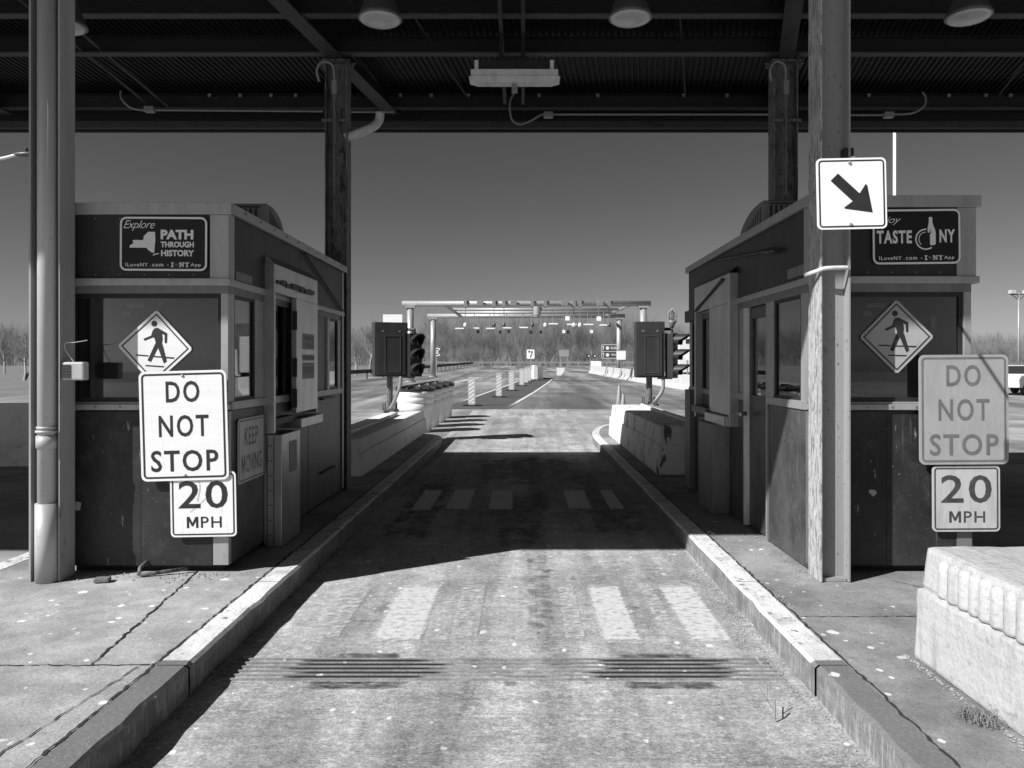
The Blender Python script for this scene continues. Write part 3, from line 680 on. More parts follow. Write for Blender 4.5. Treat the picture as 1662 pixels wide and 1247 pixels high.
    po.box(xa, xa + .05, y1 - .05, y1, 1.25, zf); po.box(xb - .05, xb, y1 - .05, y1, 1.25, zf)
    po.each('corner_post', M['alu'], t, bevel=.003)
    lt = MB()
    if left:
        lt.box(xs_ - .10, xs_ + .003, Yf - .005, Yf - .001, .20, 1.243); plane_box(lt, xs_, o, Yf - .001, Yf + .04, .20, 1.243, .001, .005)
    else:
        lt.box(xo - .10, xo + .003, Yf - .005, Yf - .001, .20, 1.243)
        plane_box(lt, xs_, o, Yf - .003, Yf + .06, .20, 1.243, .001, .005)
    lt.each('corner_trim', M['alu'] if left else M['alu_dark'], t)
    # front window
    fw = MB().box(xa + .075, xb - .075, Yf + .030, Yf + .034, zw0 + .03, zw1 - .03).build('window', M['clear'], t)
    fr = MB(); fr.box(xa + .05, xa + .075, Yf + .015, Yf + .045, zw0, zw1); fr.box(xb - .075, xb - .05, Yf + .015, Yf + .045, zw0, zw1)
    fr.box(xa + .075, xb - .075, Yf + .016, Yf + .045, zw0, zw0 + .03); fr.box(xa + .075, xb - .075, Yf + .016, Yf + .045, zw1 - .03, zw1)
    fr.build('frame', M['black'], fw)
    rw = MB().box(xa + .05, xb - .05, y1 - .03, y1 - .026, 1.25, 2.13).build('window', M['smoked'], t)
    ow = plane_box(MB(), xo, -o, Yf + .3, y1 - .3, zw0, zw1, -.03, -.026).build('window', M['smoked'], t)
    po2 = MB(); plane_box(po2, xo, -o, Yf + .05, Yf + .3, zw0, zw1, -.04, 0); plane_box(po2, xo, -o, y1 - .3, y1 - .05, zw0, zw1, -.04, 0)
    po2.each('outer_post', M['alu_dark'], t)
    # lane side
    if left:
        window_side(t, xs_, o, 5.36, 5.78, zw0, zw1)
        ps = MB(); plane_box(ps, xs_, o, Yf + .05, 5.36, zw0, zw1, -.04, 0); plane_box(ps, xs_, o, 5.78, 5.97, zw0, zw1, -.04, 0)
        plane_box(ps, xs_, o, 7.26, 7.38, zw0, zw1, -.04, 0); plane_box(ps, xs_, o, 7.88, 7.96, zw0, zw1, -.04, .01); plane_box(ps, xs_, o, 8.36, y1 - .05, zw0, zw1, -.04, 0)
        ps.each('window_post', M['alu'], t)
        plane_box(MB(), xs_, o, 7.38, 7.88, zw0, zw1, -.04, -.01).build('blank_panel', M['alu_dark'], t)
        window_side(t, xs_, o, 7.96, 8.36, zw0, zw1)
        # payment bay
        bx0, bp = 5.97, .08
        bay = MB(); plane_box(bay, xs_, o, bx0, bx0 + .04, 1.03, 2.352, .001, bp)
        plane_box(bay, xs_, o, 7.21, 7.245, 1.12, 2.352, .001, bp - .003)
        bay.each('bay_post', M['steel'], t, bevel=.003)
        hp = plane_box(MB(), xs_, o, bx0 + .04, 7.21, 2.13, 2.352, .03, bp - .002).build('hood', M['steel'], t, bevel=.003)
        sc = MB(); sc.add([(xs_ + .01, bx0, 2.42), (xs_ + bp, bx0, 2.354), (xs_ + bp, 7.245, 2.354), (xs_ + .01, 7.245, 2.42)], [(0, 1, 2, 3)])
        sc.add([(xs_ + .01, bx0, 2.42), (xs_ + bp, bx0, 2.354), (xs_ + .01, bx0, 2.354)], [(0, 1, 2)])
        sc.build('rain_cap', M['alu_dark'], hp)
        rl = MB()
        for k in range(14):
            ya = 6.03 + k * .075; rl.box(xs_ + bp - .001, xs_ + bp + .006 + rnd.random() * .012, ya, ya + .09, 2.20 + rnd.uniform(-.008, .008), 2.235 + rnd.uniform(-.01, .012))
        rl.build('torn_awning', M['black'], hp)
        window_side(t, xs_, o, 6.02, 6.54, 1.15, 2.12)
        sh = plane_box(MB(), xs_, o, 6.55, 7.21, 1.155, 2.128, .04, .084).build('sliding_panel', M['steel'], t, bevel=.004)
        nt_ = MB()
        for (za, zb_, ya, yb) in ((1.70, 1.84, 6.72, 7.10), (1.60, 1.655, 6.72, 7.10), (1.44, 1.585, 6.72, 7.10)): plane_box(nt_, xs_, o, ya, yb, za, zb_, .0845, .0855)
        no = nt_.build('notice', M['notice'], sh)
        le = MB()
        def sidetext(body, y0, y1_, z0, z1):
            g = MB(); glyphs(g, body, y0, y1_, z0, z1)
            le.add([(xs_ + .0866, v[0], v[2]) for v in g.v], g.f)
        sidetext('CASHLESS', 6.76, 7.06, 1.785, 1.82); sidetext('TOLLING', 6.78, 7.04, 1.72, 1.76); sidetext('COMING SOON', 6.74, 7.08, 1.612, 1.643); sidetext('GET READY', 6.76, 7.06, 1.49, 1.545)
        le.build('lettering', M['notice_ink'], no)
        hg = MB()
        for za in (1.20, 1.46, 1.86): plane_box(hg, xs_, o, 6.535, 6.55, za, za + .16, .05, .09)
        hg.each('hinge', M['black'], sh)
        ct = MB(); plane_box(ct, xs_, o, 6.02, 6.56, 1.085, 1.14, .0, .07); ct.build('cash_tray', M['black'], t, bevel=.004)
        lp = MB(); plane_box(lp, xs_, o, 6.58, 7.28, 1.02, 1.105, .002, .12); lp.build('counter_lip', M['steel'], t, bevel=.008)
        cb = plane_box(MB(), xs_, o, 5.97, 6.46, .155, 1.02, .002, .14).build('cabinet', M['steel'], t, bevel=.004)
        bo = MB()
        for k in range(7):
            for xx in (.035, .055): bo.box(xs_ + xx, xs_ + xx + .008, 5.964, 5.970, .24 + k * .115, .248 + k * .115)
        bo.build('bolt', M['black'], cb)
        sp = MB(); sp.box(xs_ + .024, xs_ + .029, 5.963, 5.97, .16, 1.01); sp.box(xs_ + .078, xs_ + .082, 5.963, 5.97, .16, 1.01); sp.build('seam', M['black'], cb)
        plane_box(MB(), xs_, o, 6.16, 6.36, .70, .95, .141, .143).build('notice', M['alu_dark'], cb)
        hh = MB()
        for za in (.48, 1.215): plane_box(hh, xs_, o, 7.62, 8.12, za, za + .02, .002, .035)
        hh.each('handle', M['black'], t)
        plane_box(MB(), xs_, o, 8.50, 8.575, .2, zt - .037, .009, .014).build('end_trim', M['alu'], t)
        MB().tube([(xs_ + .03, 7.0, 2.58), (xs_ + .03, 8.46, 2.16)], .011, 6).build('cable', M['black'], t)
        plane_box(MB(), xs_, o, 5.36, 5.68, 2.155, 2.215, .009, .013).build('lit_patch', M['alu_dark'], t)  # pale plate standing in for a lit patch on the fascia
        sb = MB()
        for k in range(10): plane_box(sb, xs_, o, 5.45 + k * .32, 5.465 + k * .32, zt + .0, zt + .012, .0435, .048)
        sb.build('screw', M['black'], t)
    else:
        window_side(t, xs_, o, 5.42, 6.0, zw0, zw1)
        ps = MB(); plane_box(ps, xs_, o, Yf + .05, 5.42, zw0, zw1, -.04, 0); plane_box(ps, xs_, o, 6.0, 6.18, zw0, zw1, -.04, .006)
        plane_box(ps, xs_, o, 6.80, 6.97, 1.25, zw1, -.04, 0); plane_box(ps, xs_, o, 8.45, 8.55, zw0, zw1, -.04, 0); plane_box(ps, xs_, o, 8.92, y1 - .05, zw0, zw1, -.04, 0)
        ps.each('window_post', M['alu'], t)
        window_side(t, xs_, o, 8.55, 8.92, zw0, zw1)
        # half-glazed door
        dd = MB(); plane_box(dd, xs_, o, 6.20, 6.72, .17, 1.30, -.05, -.02); plane_box(dd, xs_, o, 6.20, 6.27, 1.30, 2.05, -.05, -.02); plane_box(dd, xs_, o, 6.65, 6.72, 1.30, 2.05, -.05, -.02)
        plane_box(dd, xs_, o, 6.27, 6.65, 1.96, 2.05, -.05, -.021)
        dr_ = dd.build('door', M['panel_side'], t)
        plane_box(MB(), xs_, o, 6.27, 6.65, 1.30, 1.96, -.04, -.036).build('window', M['tinted'], dr_)
        kn = MB(); kn.lathe([(.0, 0), (.018, 0), (.018, .03), (.03, .04), (.03, .065), (.015, .075)], (0, 0, 0), 16)
        kn.v = [(xs_ - .02 + .0 - v[2], 6.67 + v[0], 1.14 + v[1]) for v in kn.v]; kn.build('handle', M['steel'], dr_, smooth=True)
        jb = MB(); jb.add([(xs_ - .012, 6.73, .17), (xs_ - .03, 6.73, .17), (xs_ - .012, 6.78, .17), (xs_ - .03, 6.78, .17)], [])
        jb = MB(); plane_box(jb, xs_, o, 6.725, 6.765, .165, 2.06, -.03, .02); jb.build('door_jamb', M['white_fix'], t)
        jb2 = MB(); plane_box(jb2, xs_, o, 6.77, 6.80, .165, 2.06, -.04, .004); plane_box(jb2, xs_, o, 6.155, 6.18, .165, 2.06, .001, .008); jb2.each('door_frame', M['alu'], t)
        bx0, bp = 6.98, .085
        bay = MB(); plane_box(bay, xs_, o, bx0, bx0 + .05, 1.0, 2.40, .001, bp); plane_box(bay, xs_, o, 8.38, 8.42, 1.0, 2.40, .001, bp - .003)
        bay.each('bay_post', M['steel'], t, bevel=.003)
        hp = plane_box(MB(), xs_, o, bx0 + .05, 8.38, 2.13, 2.40, .03, bp - .002).build('hood', M['steel'], t, bevel=.003)
        sc = MB(); sc.add([(xs_ - .01, bx0, 2.46), (xs_ - bp, bx0, 2.402), (xs_ - bp, 8.42, 2.402), (xs_ - .01, 8.42, 2.46)], [(0, 1, 2, 3)]); sc.build('rain_cap', M['alu_dark'], hp)
        sr = MB(); sr.tube([(xs_ - bp - .006, 7.18, 2.36), (xs_ - bp - .006, 8.30, 2.16)], .012, 6); sr.tube([(xs_ - bp - .006, 7.22, 2.37), (xs_ - bp - .006, 8.34, 2.14)], .009, 6); sr.build('bent_rod', M['black'], hp)
        sh = plane_box(MB(), xs_, o, bx0 + .05, 7.72, 1.10, 2.128, .04, .088).build('sliding_panel', M['steel'], t, bevel=.004)
        window_side(t, xs_, o, 7.72, 8.38, 1.16, 2.12)
        lp = MB(); plane_box(lp, xs_, o, bx0 + .05, 7.75, 1.0, 1.095, .002, .13); lp.build('counter_lip', M['steel'], t, bevel=.008)
        ct = MB(); plane_box(ct, xs_, o, 7.76, 8.4, 1.06, 1.13, .002, .12); ct.build('cash_tray', M['alu_dark'], t, bevel=.005)
        cb = plane_box(MB(), xs_, o, 7.28, 7.86, .155, 1.0, .002, .165).build('cabinet', M['alu_dark'], t, bevel=.004)
        bo = MB()
        for k in range(9): bo.box(xs_ - .03, xs_ - .02, 7.274, 7.28, .22 + k * .085, .23 + k * .085)
        bo.build('bolt', M['black'], cb)
        plane_box(MB(), xs_, o, 8.75, 9.02, .155, 1.28, .001, .06).build('rear_gate', M['alu_dark'], t)
        plane_box(MB(), xs_, o, 8.6, y1 + .03, 2.06, 2.19, .01, .05).build('rear_flap', M['fascia'], t)
        MB().tube([(xs_ - .025, 7.6, 2.60), (xs_ - .025, 6.05, 2.46)], .014, 6).build('folded_arm', M['black'], t)
        MB().tube([(xs_ - .035, 6.15, 2.47), (xs_ - .05, 5.95, 2.44), (xs_ - .05, 5.8, 2.43)], .022, 6).build('arm_bracket', M['black'], t)
        plane_box(MB(), xs_, o, 5.33, 5.66, 2.19, 2.26, .009, .013).build('lit_patch', M['alu_dark'], t)  # light patch painted on the fascia as a thin pale plate
        # pitted and streaked lower panel edge strips
        plane_box(MB(), xs_, o, 6.12, 6.15, .17, 1.24, .001, .006).build('edge_strip', M['alu_dark'], t)
    rv = MB()
    for k in range(7):
        xx = xa + .06 + k * (xb - xa - .12) / 6
        rv.box(xx - .005, xx + .005, Yf - .0245, Yf - .0205, zf + .07, zf + .08); rv.box(xx - .005, xx + .005, Yf - .0245, Yf - .0205, zt - .075, zt - .065)
        rv.box(xx - .005, xx + .005, Yf - .0265, Yf - .0225, 1.272, 1.282)
    for k in range(12):
        yy = Yf + .2 + k * .29
        plane_box(rv, xs_, o, yy, yy + .01, zf + .065, zf + .075, .0085, .012)
    rv.build('rivet', M['alu_dark'], t)
    se = MB(); se.box(xa + .52, xa + .524, Yf - .002, Yf - .0005, .2, 1.24)
    if left: plane_box(se, xs_, o, 7.2, 7.204, .2, 1.0, .0005, .002); plane_box(se, xs_, o, 6.9, 6.904, 2.43, zt - .05, .0085, .0095)
    se.each('seam', M['crack'], t)
    # rounded air conditioner on the roof
    if left: ax0, ax1, ay0, ay1, az = -2.85, -2.15, 6.44, 6.95, 2.915
    else: ax0, ax1, ay0, ay1, az = 2.10, 2.85, 6.71, 7.50, 3.0
    zr = zt + .031
    prof = [(ay0, zr), (ay0, az - .01), (ay0 + .02, az)]
    for i in range(8):
        a = R(90 * i / 7); prof.append((ay0 + .12 + (ay1 - ay0 - .12) * math.sin(a), zr + (az - zr) * (.05 + .95 * math.cos(a))))
    prof.append((ay1, zr))
    ac = MB().prism(prof, 'x', ax0, ax1).build('air_conditioner', M['alu_dark'], t, bevel=.004)
    gr = MB(); sl2 = MB()
    xe = ax1 - .05 if left else ax0 + .05
    for k in range(9):
        xx = xe - (k + 1) * .045 if left else xe + k * .045
        gr.box(xx, xx + .022, ay0 - .004, ay0 + .01, zr + .05, az - .045)
    gr.box(ax0 + .05, ax1 - .05, ay0 - .004, ay0 + .01, az - .038, az - .022)
    for k in range(7):
        yy = ay0 + .10 + k * (ay1 - ay0) * .09
        sl2.box((ax1 - .002) if left else (ax0 - .004), (ax1 + .004) if left else (ax0 + .002), yy, yy + .012, zr + .05, zr + (az - zr) * (.85 - .07 * k))
    gr.build('grille', M['black'], ac); sl2.each('slot', M['black'], ac)
    return t
boothL = booth(True); boothR = booth(False)

# ------------------------------------------------------------------ signs
def sign(name, label, cat, c, w_, h_, rot=0, plate='sign', ink='ink', r=None, border=True, thick=.003):
    t = thing(name, c, label, cat); t.rotation_euler = (0, -R(rot), 0)
    r = r if r is not None else w_ * .065
    MB().prism(rrect(w_, h_, r), 'y', -.003, thick).build('plate', M[plate], t, local=True)
    if border:
        b = MB(); ring(b, w_ * .945, h_ - w_ * .055, r * .75, w_ * .022, -.0042); b.build('border', M[ink], t, local=True)
    return t
def legend(t, rows, w_, h_, ink, name='lettering'):
    mb = MB()
    for (body, u0, u1, v0, v1, bold, sp) in rows:
        glyphs(mb, body, (u0 - .5) * w_, (u1 - .5) * w_, (.5 - v1) * h_, (.5 - v0) * h_, -.0044, bold, 0, sp)
    mb.build(name, M[ink], t, local=True)
def bolts(t, pts):
    mb = MB()
    for x, z in pts: mb.lathe([(.009, -.004), (.009, -.009), (.004, -.011)], (0, 0, 0), 10, 'y'); 
    k = len(mb.v) // len(pts)
    mb.v = [(v[0] + pts[i // k][0], v[1], v[2] + pts[i // k][1]) for i, v in enumerate(mb.v)]
    mb.build('bolt', M['galv'], t, local=True)
DNS = [('DO', .305, .690, .092, .288, .016, 1.2), ('NOT', .215, .785, .402, .602, .016, 1.2), ('STOP', .115, .885, .722, .918, .016, 1.15)]
MPH = [('20', .125, .875, .14, .565, .010, 1.12), ('MPH', .245, .775, .69, .862, .006, 1.15)]
YS = 5.2
def spx(x, y): a, b = px(x, y, YS); return (a, YS, b)
k_ = YS / F
w_, h_ = 142 * k_, 178 * k_
t = sign('regulatory_sign', 'bright white DO NOT STOP sign on the front corner of the left booth', 'sign', spx(298.5, 691), w_, h_, 1.6, 'sign', 'ink'); legend(t, DNS, w_, h_, 'ink'); bolts(t, [(0, .336), (0, -.334)])
w_, h_ = 107 * k_, 106 * k_
t = sign('speed_sign', 'bright 20 MPH sign hanging below the left booth stop sign', 'sign', (spx(329, 819)[0], YS + .012, spx(329, 819)[2]), w_, h_, 1.0, 'sign', 'ink'); legend(t, MPH, w_, h_, 'ink'); bolts(t, [(0, .198)])
sc = MB(); sc.tube(curve([(-.09, -.006, -.05), (-.03, -.006, .0), (.03, -.006, .06), (.06, -.006, .16)]), .0008, 4); sc.tube(curve([(-.04, -.006, .02), (-.02, -.006, .12), (-.03, -.006, .17), (.0, -.006, .18)]), .001, 4); sc.build('scratch', M['ink'], t, local=True)
w_, h_ = 145 * k_, 178 * k_
t = sign('regulatory_sign', 'faded grey DO NOT STOP sign jutting past the right booth', 'sign', spx(1564, 665), w_, h_, .4, 'sign_dull', 'ink_dull'); legend(t, DNS, w_, h_, 'ink_dull')
w_, h_ = 110 * k_, 107 * k_
t = sign('speed_sign', 'stained 20 MPH sign below the faded stop sign on the right booth', 'sign', (spx(1569.5, 810)[0], YS + .012, spx(1569.5, 810)[2]), w_, h_, .3, 'sign_mid', 'ink_grey'); legend(t, MPH, w_, h_, 'ink_grey')
# pedestrian diamonds
def ped(label, c, d, rot, plate='walk_dim', ink='ink'):
    t = thing('pedestrian_sign', c, label, 'sign', None); t.rotation_euler = (0, -R(rot), 0)
    def q(dd): return [(0, -dd), (dd, 0), (0, dd), (-dd, 0)]
    pl = [(-.04 * d, -.96 * d), (.04 * d, -.96 * d), (.96 * d, -.04 * d), (.96 * d, .04 * d), (.04 * d, .96 * d), (-.04 * d, .96 * d), (-.96 * d, .04 * d), (-.96 * d, -.04 * d)]
    MB().prism(pl, 'y', -.003, .002).build('plate', M[plate], t, local=True)
    b = MB(); A, B = q(d * .90), q(d * .85); b.add([(p[0], -.0042, p[1]) for p in A + B], [(i, (i + 1) % 4, 4 + (i + 1) % 4, 4 + i) for i in range(4)]); b.build('border', M[ink], t, local=True)
    s = d / 345.0; cx_, cz_ = 408, 478
    def P(x, y): return ((x - cx_) * s, (cz_ - y) * s)
    fig = MB()
    flat(fig, [(P(392, 262)[0] + 27 * s * math.cos(R(a)), P(392, 262)[1] + 27 * s * math.sin(R(a))) for a in range(0, 360, 20)], -.0044)
    for poly in ([(395, 305), (425, 298), (470, 322), (515, 345), (515, 435), (495, 435), (490, 362), (468, 352), (475, 400), (470, 440), (412, 435), (400, 395), (385, 388), (310, 422), (298, 405), (368, 372), (378, 330)],
                 [(412, 435), (470, 440), (478, 455), (522, 602), (495, 622), (436, 482), (376, 614), (344, 600), (398, 470)]):
        flat(fig, [P(*p) for p in poly], -.0044)
    flat(fig, [P(240, 549), (P(352, 553)), P(350, 565), P(238, 561)], -.0044); flat(fig, [P(400, 556), P(470, 558), P(470, 570), P(400, 568)], -.0044)
    flat(fig, [P(510, 560), P(592, 562), P(582, 576), P(510, 573)], -.0044); flat(fig, [P(325, 642), P(502, 646), P(492, 658), P(330, 654)], -.0044)
    fig.build('figure', M[ink], t, local=True)
    return t
pl_ = ped('tilted diamond pedestrian sign on the left booth window, its foot behind the stop sign', (px(252, 564, 5.27)[0], 5.27, px(252, 564, 5.27)[1]), 62 * k_, -2.5)
pr_ = ped('diamond pedestrian sign standing clear on the right booth window', (px(1455, 547, 5.27)[0], 5.27, px(1455, 547, 5.27)[1]), 61.5 * k_, .3, 'walk_mid', 'ink')
# black tourist signs on the fascias
def tour(label, c, w_, h_, rot, box, kind):
    t = thing('tourist_sign', c, label, 'sign'); t.rotation_euler = (0, -R(rot), 0)
    MB().prism(rrect(w_, h_, .045), 'y', -.003, .003).build('plate', M['signblack'], t, local=True)
    b = MB(); ring(b, w_ - .004, h_ - .004, .044, .0135, -.0042); b.build('border', M['signletter'], t, local=True)
    X0, Y0, X1, Y1 = box; sx, sz = w_ / (X1 - X0), h_ / (Y1 - Y0)
    def P(x, y): return ((x - (X0 + X1) / 2) * sx, ((Y0 + Y1) / 2 - y) * sz)
    mb = MB()
    def T(body, x0, x1, y0, y1, bold=.02, shear=0, sp=1.0):
        a, b_ = P(x0, y1), P(x1, y0); glyphs(mb, body, a[0], b_[0], a[1], b_[1], -.0044, bold, shear, sp)
    def base(dx, dy):
        T('ILoveNY', 240 + dx, 595 + dx, 852 + dy, 910 + dy, .012, 0, 1.2); T('.', 632 + dx, 642 + dx, 900 + dy, 910 + dy); T('com', 665 + dx, 840 + dx, 866 + dy, 910 + dy, .012, 0, 1.2)
        T('-', 900 + dx, 925 + dx, 882 + dy, 890 + dy); T('App', 1270 + dx, 1432 + dx, 852 + dy, 918 + dy, .012, 0, 1.15)
        # slab-serif I, N, Y
        def slab(x0, x1, y): flat(mb, [P(x0 + dx, y + 12 + dy), P(x1 + dx, y + 12 + dy), P(x1 + dx, y + dy), P(x0 + dx, y + dy)], -.0046)
        def bar(a, b_, wd): flat(mb, [P(a[0] - wd + dx, a[1] + dy), P(b_[0] - wd + dx, b_[1] + dy), P(b_[0] + wd + dx, b_[1] + dy), P(a[0] + wd + dx, a[1] + dy)], -.0044)
        slab(960, 1006, 842); slab(960, 1006, 904); bar((983, 842), (983, 915), 10)
        slab(1090, 1125, 842); slab(1090, 1122, 904); slab(1142, 1172, 842); bar((1105, 842), (1105, 915), 7); bar((1157, 842), (1157, 915), 7); bar((1110, 846), (1152, 912), 10)
        slab(1180, 1212, 842); slab(1222, 1250, 842); slab(1198, 1232, 904); bar((1196, 846), (1215, 882), 9); bar((1236, 846), (1215, 882), 8); bar((1215, 876), (1215, 915), 10)
        h = MB(); pts = []
        for i in range(28):
            a = 2 * math.pi * i / 28; xx = 16 * math.sin(a) ** 3; yy = 13 * math.cos(a) - 5 * math.cos(2 * a) - 2 * math.cos(3 * a) - math.cos(4 * a)
            pts.append(P(1047 + dx + xx * 2.1, 880 + dy - yy * 2.1))
        flat(h, pts, -.0044); h.build('heart', M['heart'], t, local=True)
    if kind == 'path':
        T('Explore', 205, 705, 180, 345, -.006, .45, .92)
        T('PATH', 795, 1312, 325, 478, .05); T('THROUGH', 795, 1322, 512, 605, .04); T('HISTORY', 803, 1326, 645, 746, .04)
        flat(mb, [P(*p) for p in [(305, 580), (365, 540), (352, 495), (380, 490), (440, 490), (500, 495), (525, 480), (525, 430), (600, 360), (705, 360), (712, 500), (705, 540), (695, 692), (660, 690), (600, 650), (575, 612), (305, 612)]], -.0044)
        flat(mb, [P(*p) for p in [(665, 735), (682, 712), (770, 693), (770, 708), (700, 728)]], -.0044)
        base(0, 0)
    else:
        T('Enjoy', 195, 605, 205, 345, -.006, .45, .92); T('TASTE', 217, 776, 428, 640, .035, 0, 1.15); T('NY', 1215, 1462, 420, 630, .035, 0, 1.2)
        flat(mb, [P(*p) for p in [(1048, 222), (1103, 222), (1104, 290), (1112, 340), (1146, 425), (1155, 470), (1155, 640), (1138, 668), (1066, 670), (1062, 500), (1086, 480), (1086, 415), (1079, 415), (1077, 470), (1066, 470), (1064, 415), (1057, 415), (1055, 470), (1030, 470), (1027, 400), (1042, 330), (1048, 290)]], -.0044)
        def arc(cx_, cy_, r, t_, a0, a1):
            n = 24; A = []; B = []
            for i in range(n + 1):
                a = R(a0 + (a1 - a0) * i / n); A.append(P(cx_ + r * math.cos(a), cy_ - r * math.sin(a))); B.append(P(cx_ + (r - t_) * math.cos(a), cy_ - (r - t_) * math.sin(a)))
            for i in range(n): flat(mb, [A[i], A[i + 1], B[i + 1], B[i]], -.0044)
        arc(1000, 575, 170, 22, 88, 305); arc(1000, 575, 118, 11, 92, 228)
        base(15, -10)
    mb.build('lettering', M['signletter'], t, local=True)
YT = 5.215
def tc_(x0, x1, y0, y1):
    a = px((x0 + x1) / 2, (y0 + y1) / 2, YT); return (a[0], YT, a[1]), (x1 - x0) * YT / F, (y1 - y0) * YT / F
c, w_, h_ = tc_(194.5, 337, 352, 440.5); tour('black sign reading PATH THROUGH HISTORY on the left booth fascia', c, w_, h_, -.3, (145, 118, 1535, 982), 'path')
c, w_, h_ = tc_(1415.5, 1559, 339.5, 429.5); tour('black sign reading TASTE NY on the right booth fascia', c, w_, h_, .6, (150, 90, 1555, 975), 'taste')
# arrow sign on a bracket in front of the flaking column
YA = 4.12; a = px(1382, 314.5, YA); ws = 113 * YA / F
t = sign('arrow_sign', 'bright white square sign with black arrow pointing down to the right', 'sign', (a[0], YA, a[1]), ws, ws * 1.02, 1.2, 'sign_clean', 'ink', r=ws * .07)
ar = MB(); s_ = ws / 305.0
def P(x, y): return ((x - 914) * s_, (842 - y) * s_)
flat(ar, [P(*p) for p in [(855, 753), (948, 842), (975, 802), (982, 806), (1004, 927), (882, 908), (880, 902), (917, 876), (822, 785)]], -.0044); ar.build('arrow', M['ink'], t, local=True)
bolts(t, [(-.01, .165), (-.01, -.165)])
arm = MB(); arm.tube([(.03, .005, ws * .44), (.06, .10, ws * .5 + .03), (2.136 - a[0], 5.02 - YA, 2.90 - a[1]), (2.136 - a[0], 5.06 - YA, 2.90 - a[1])], .011, 8); arm.build('bracket', M['post_dark'], t, local=True)
MB().box(2.10 - a[0], 2.165 - a[0], 5.01 - YA, 5.09 - YA, 2.85 - a[1], 2.97 - a[1]).build('clamp', M['black'], t, local=True, bevel=.01)
# KEEP MOVING on the side wall of the left booth
t = thing('regulatory_sign', (-2.0, 5.66, .95), 'worn KEEP MOVING sign on the lane side of the left booth', 'sign'); t.rotation_euler = (0, 0, R(90))
MB().prism(rrect(.54, .46, .03), 'y', -.006, -.001).build('plate', M['sign_mid'], t, local=True)
b = MB(); ring(b, .515, .435, .024, .010, -.0072); b.build('border', M['ink_dull'], t, local=True)
b = MB(); glyphs(b, 'KEEP', -.15, .13, .03, .16, -.0074, .01, 0, 1.05); glyphs(b, 'MOVING', -.21, .21, -.165, -.035, -.0074, .01, 0, 1.02); b.build('lettering', M['ink_dull'], t, local=True)

# ------------------------------------------------------------------ low concrete barriers on the islands
def low_barrier(x0, x1, y0, y1, h, label, m, flutes=False, taper=0.0):
    t = thing('concrete_barrier', ((x0 + x1) / 2, (y0 + y1) / 2, .15), label, 'barrier', None)
    z0, zm, z1 = .152, .152 + h * .62, .152 + h
    i = .03
    mb = MB(); mb.hull([(x0, y0, z0), (x1, y0, z0), (x1, y1, z0), (x0, y1, z0)], [(x0 + .01, y0 + .01, zm), (x1 - .01, y0 + .01, zm), (x1 - .01, y1 - .01 - taper * .5, zm), (x0 + .01, y1 - .01 - taper * .5, zm)])
    mb.build('base', m, t, bevel=.018, rough=.007 if flutes else 0)
    mb = MB(); mb.hull([(x0 + i, y0 + .02, zm - .004), (x1 - i, y0 + .02, zm - .004), (x1 - i, y1 - .02 - taper * .5, zm - .004), (x0 + i, y1 - .02 - taper * .5, zm - .004)],
                       [(x0 + i + .01, y0 + .03, z1), (x1 - i - .01, y0 + .03, z1), (x1 - i - .01, y1 - .03 - taper, z1), (x0 + i + .01, y1 - .03 - taper, z1)])
    mb.build('cap', m, t, bevel=.028, rough=.008 if flutes else 0)
    if flutes:
        fl = MB(); y = y1 - .20
        while y > y0 + .1:
            q = rnd.uniform(.94, 1.04); hh_ = (z1 - zm) * rnd.uniform(.96, 1.0) - .005; fl.lathe([(.005, 0), (.040 * q, .004), (.043 * q, .02), (.042 * q, hh_ * .5), (.042 * q, hh_ - .05), (.036 * q, hh_ - .028), (.005, hh_ - .018)], (x0 + i + .026 + rnd.uniform(-.003, .003), y, zm + .002), 18); y -= .081 + rnd.uniform(-.003, .003)
        fl.build('flute', m, t, smooth=True)
    return t
low_barrier(1.885, 2.62, .35, 3.72, .545, 'white painted concrete block with fluted upper side, nearest on the right', M['white'], True)
low_barrier(2.66, 3.35, 1.0, 4.05, .56, 'rounded white barrier end peeping out behind the fluted block', M['white'])
bl = low_barrier(-2.78, -2.03, 9.7, 16.3, .475, 'long low white barrier behind the left booth, half in shade', M['whiteold'], taper=.25)
brr = low_barrier(1.72, 2.5, 9.85, 15.5, .63, 'white barrier with flaking paint beside the right booth end', M['whiteflake'], taper=.25)
MB().tube(curve([(-2.32, 9.9, .66), (-2.33, 13.2, .66), (-2.36, 14.4, .66)], 4), .03, 8).build('conduit', M['white_fix'], bl)
MB().tube([(2.2, 10.0, .81), (2.22, 13.0, .81), (2.25, 14.6, .81)], .03, 8).build('conduit', M['white_fix'], brr)

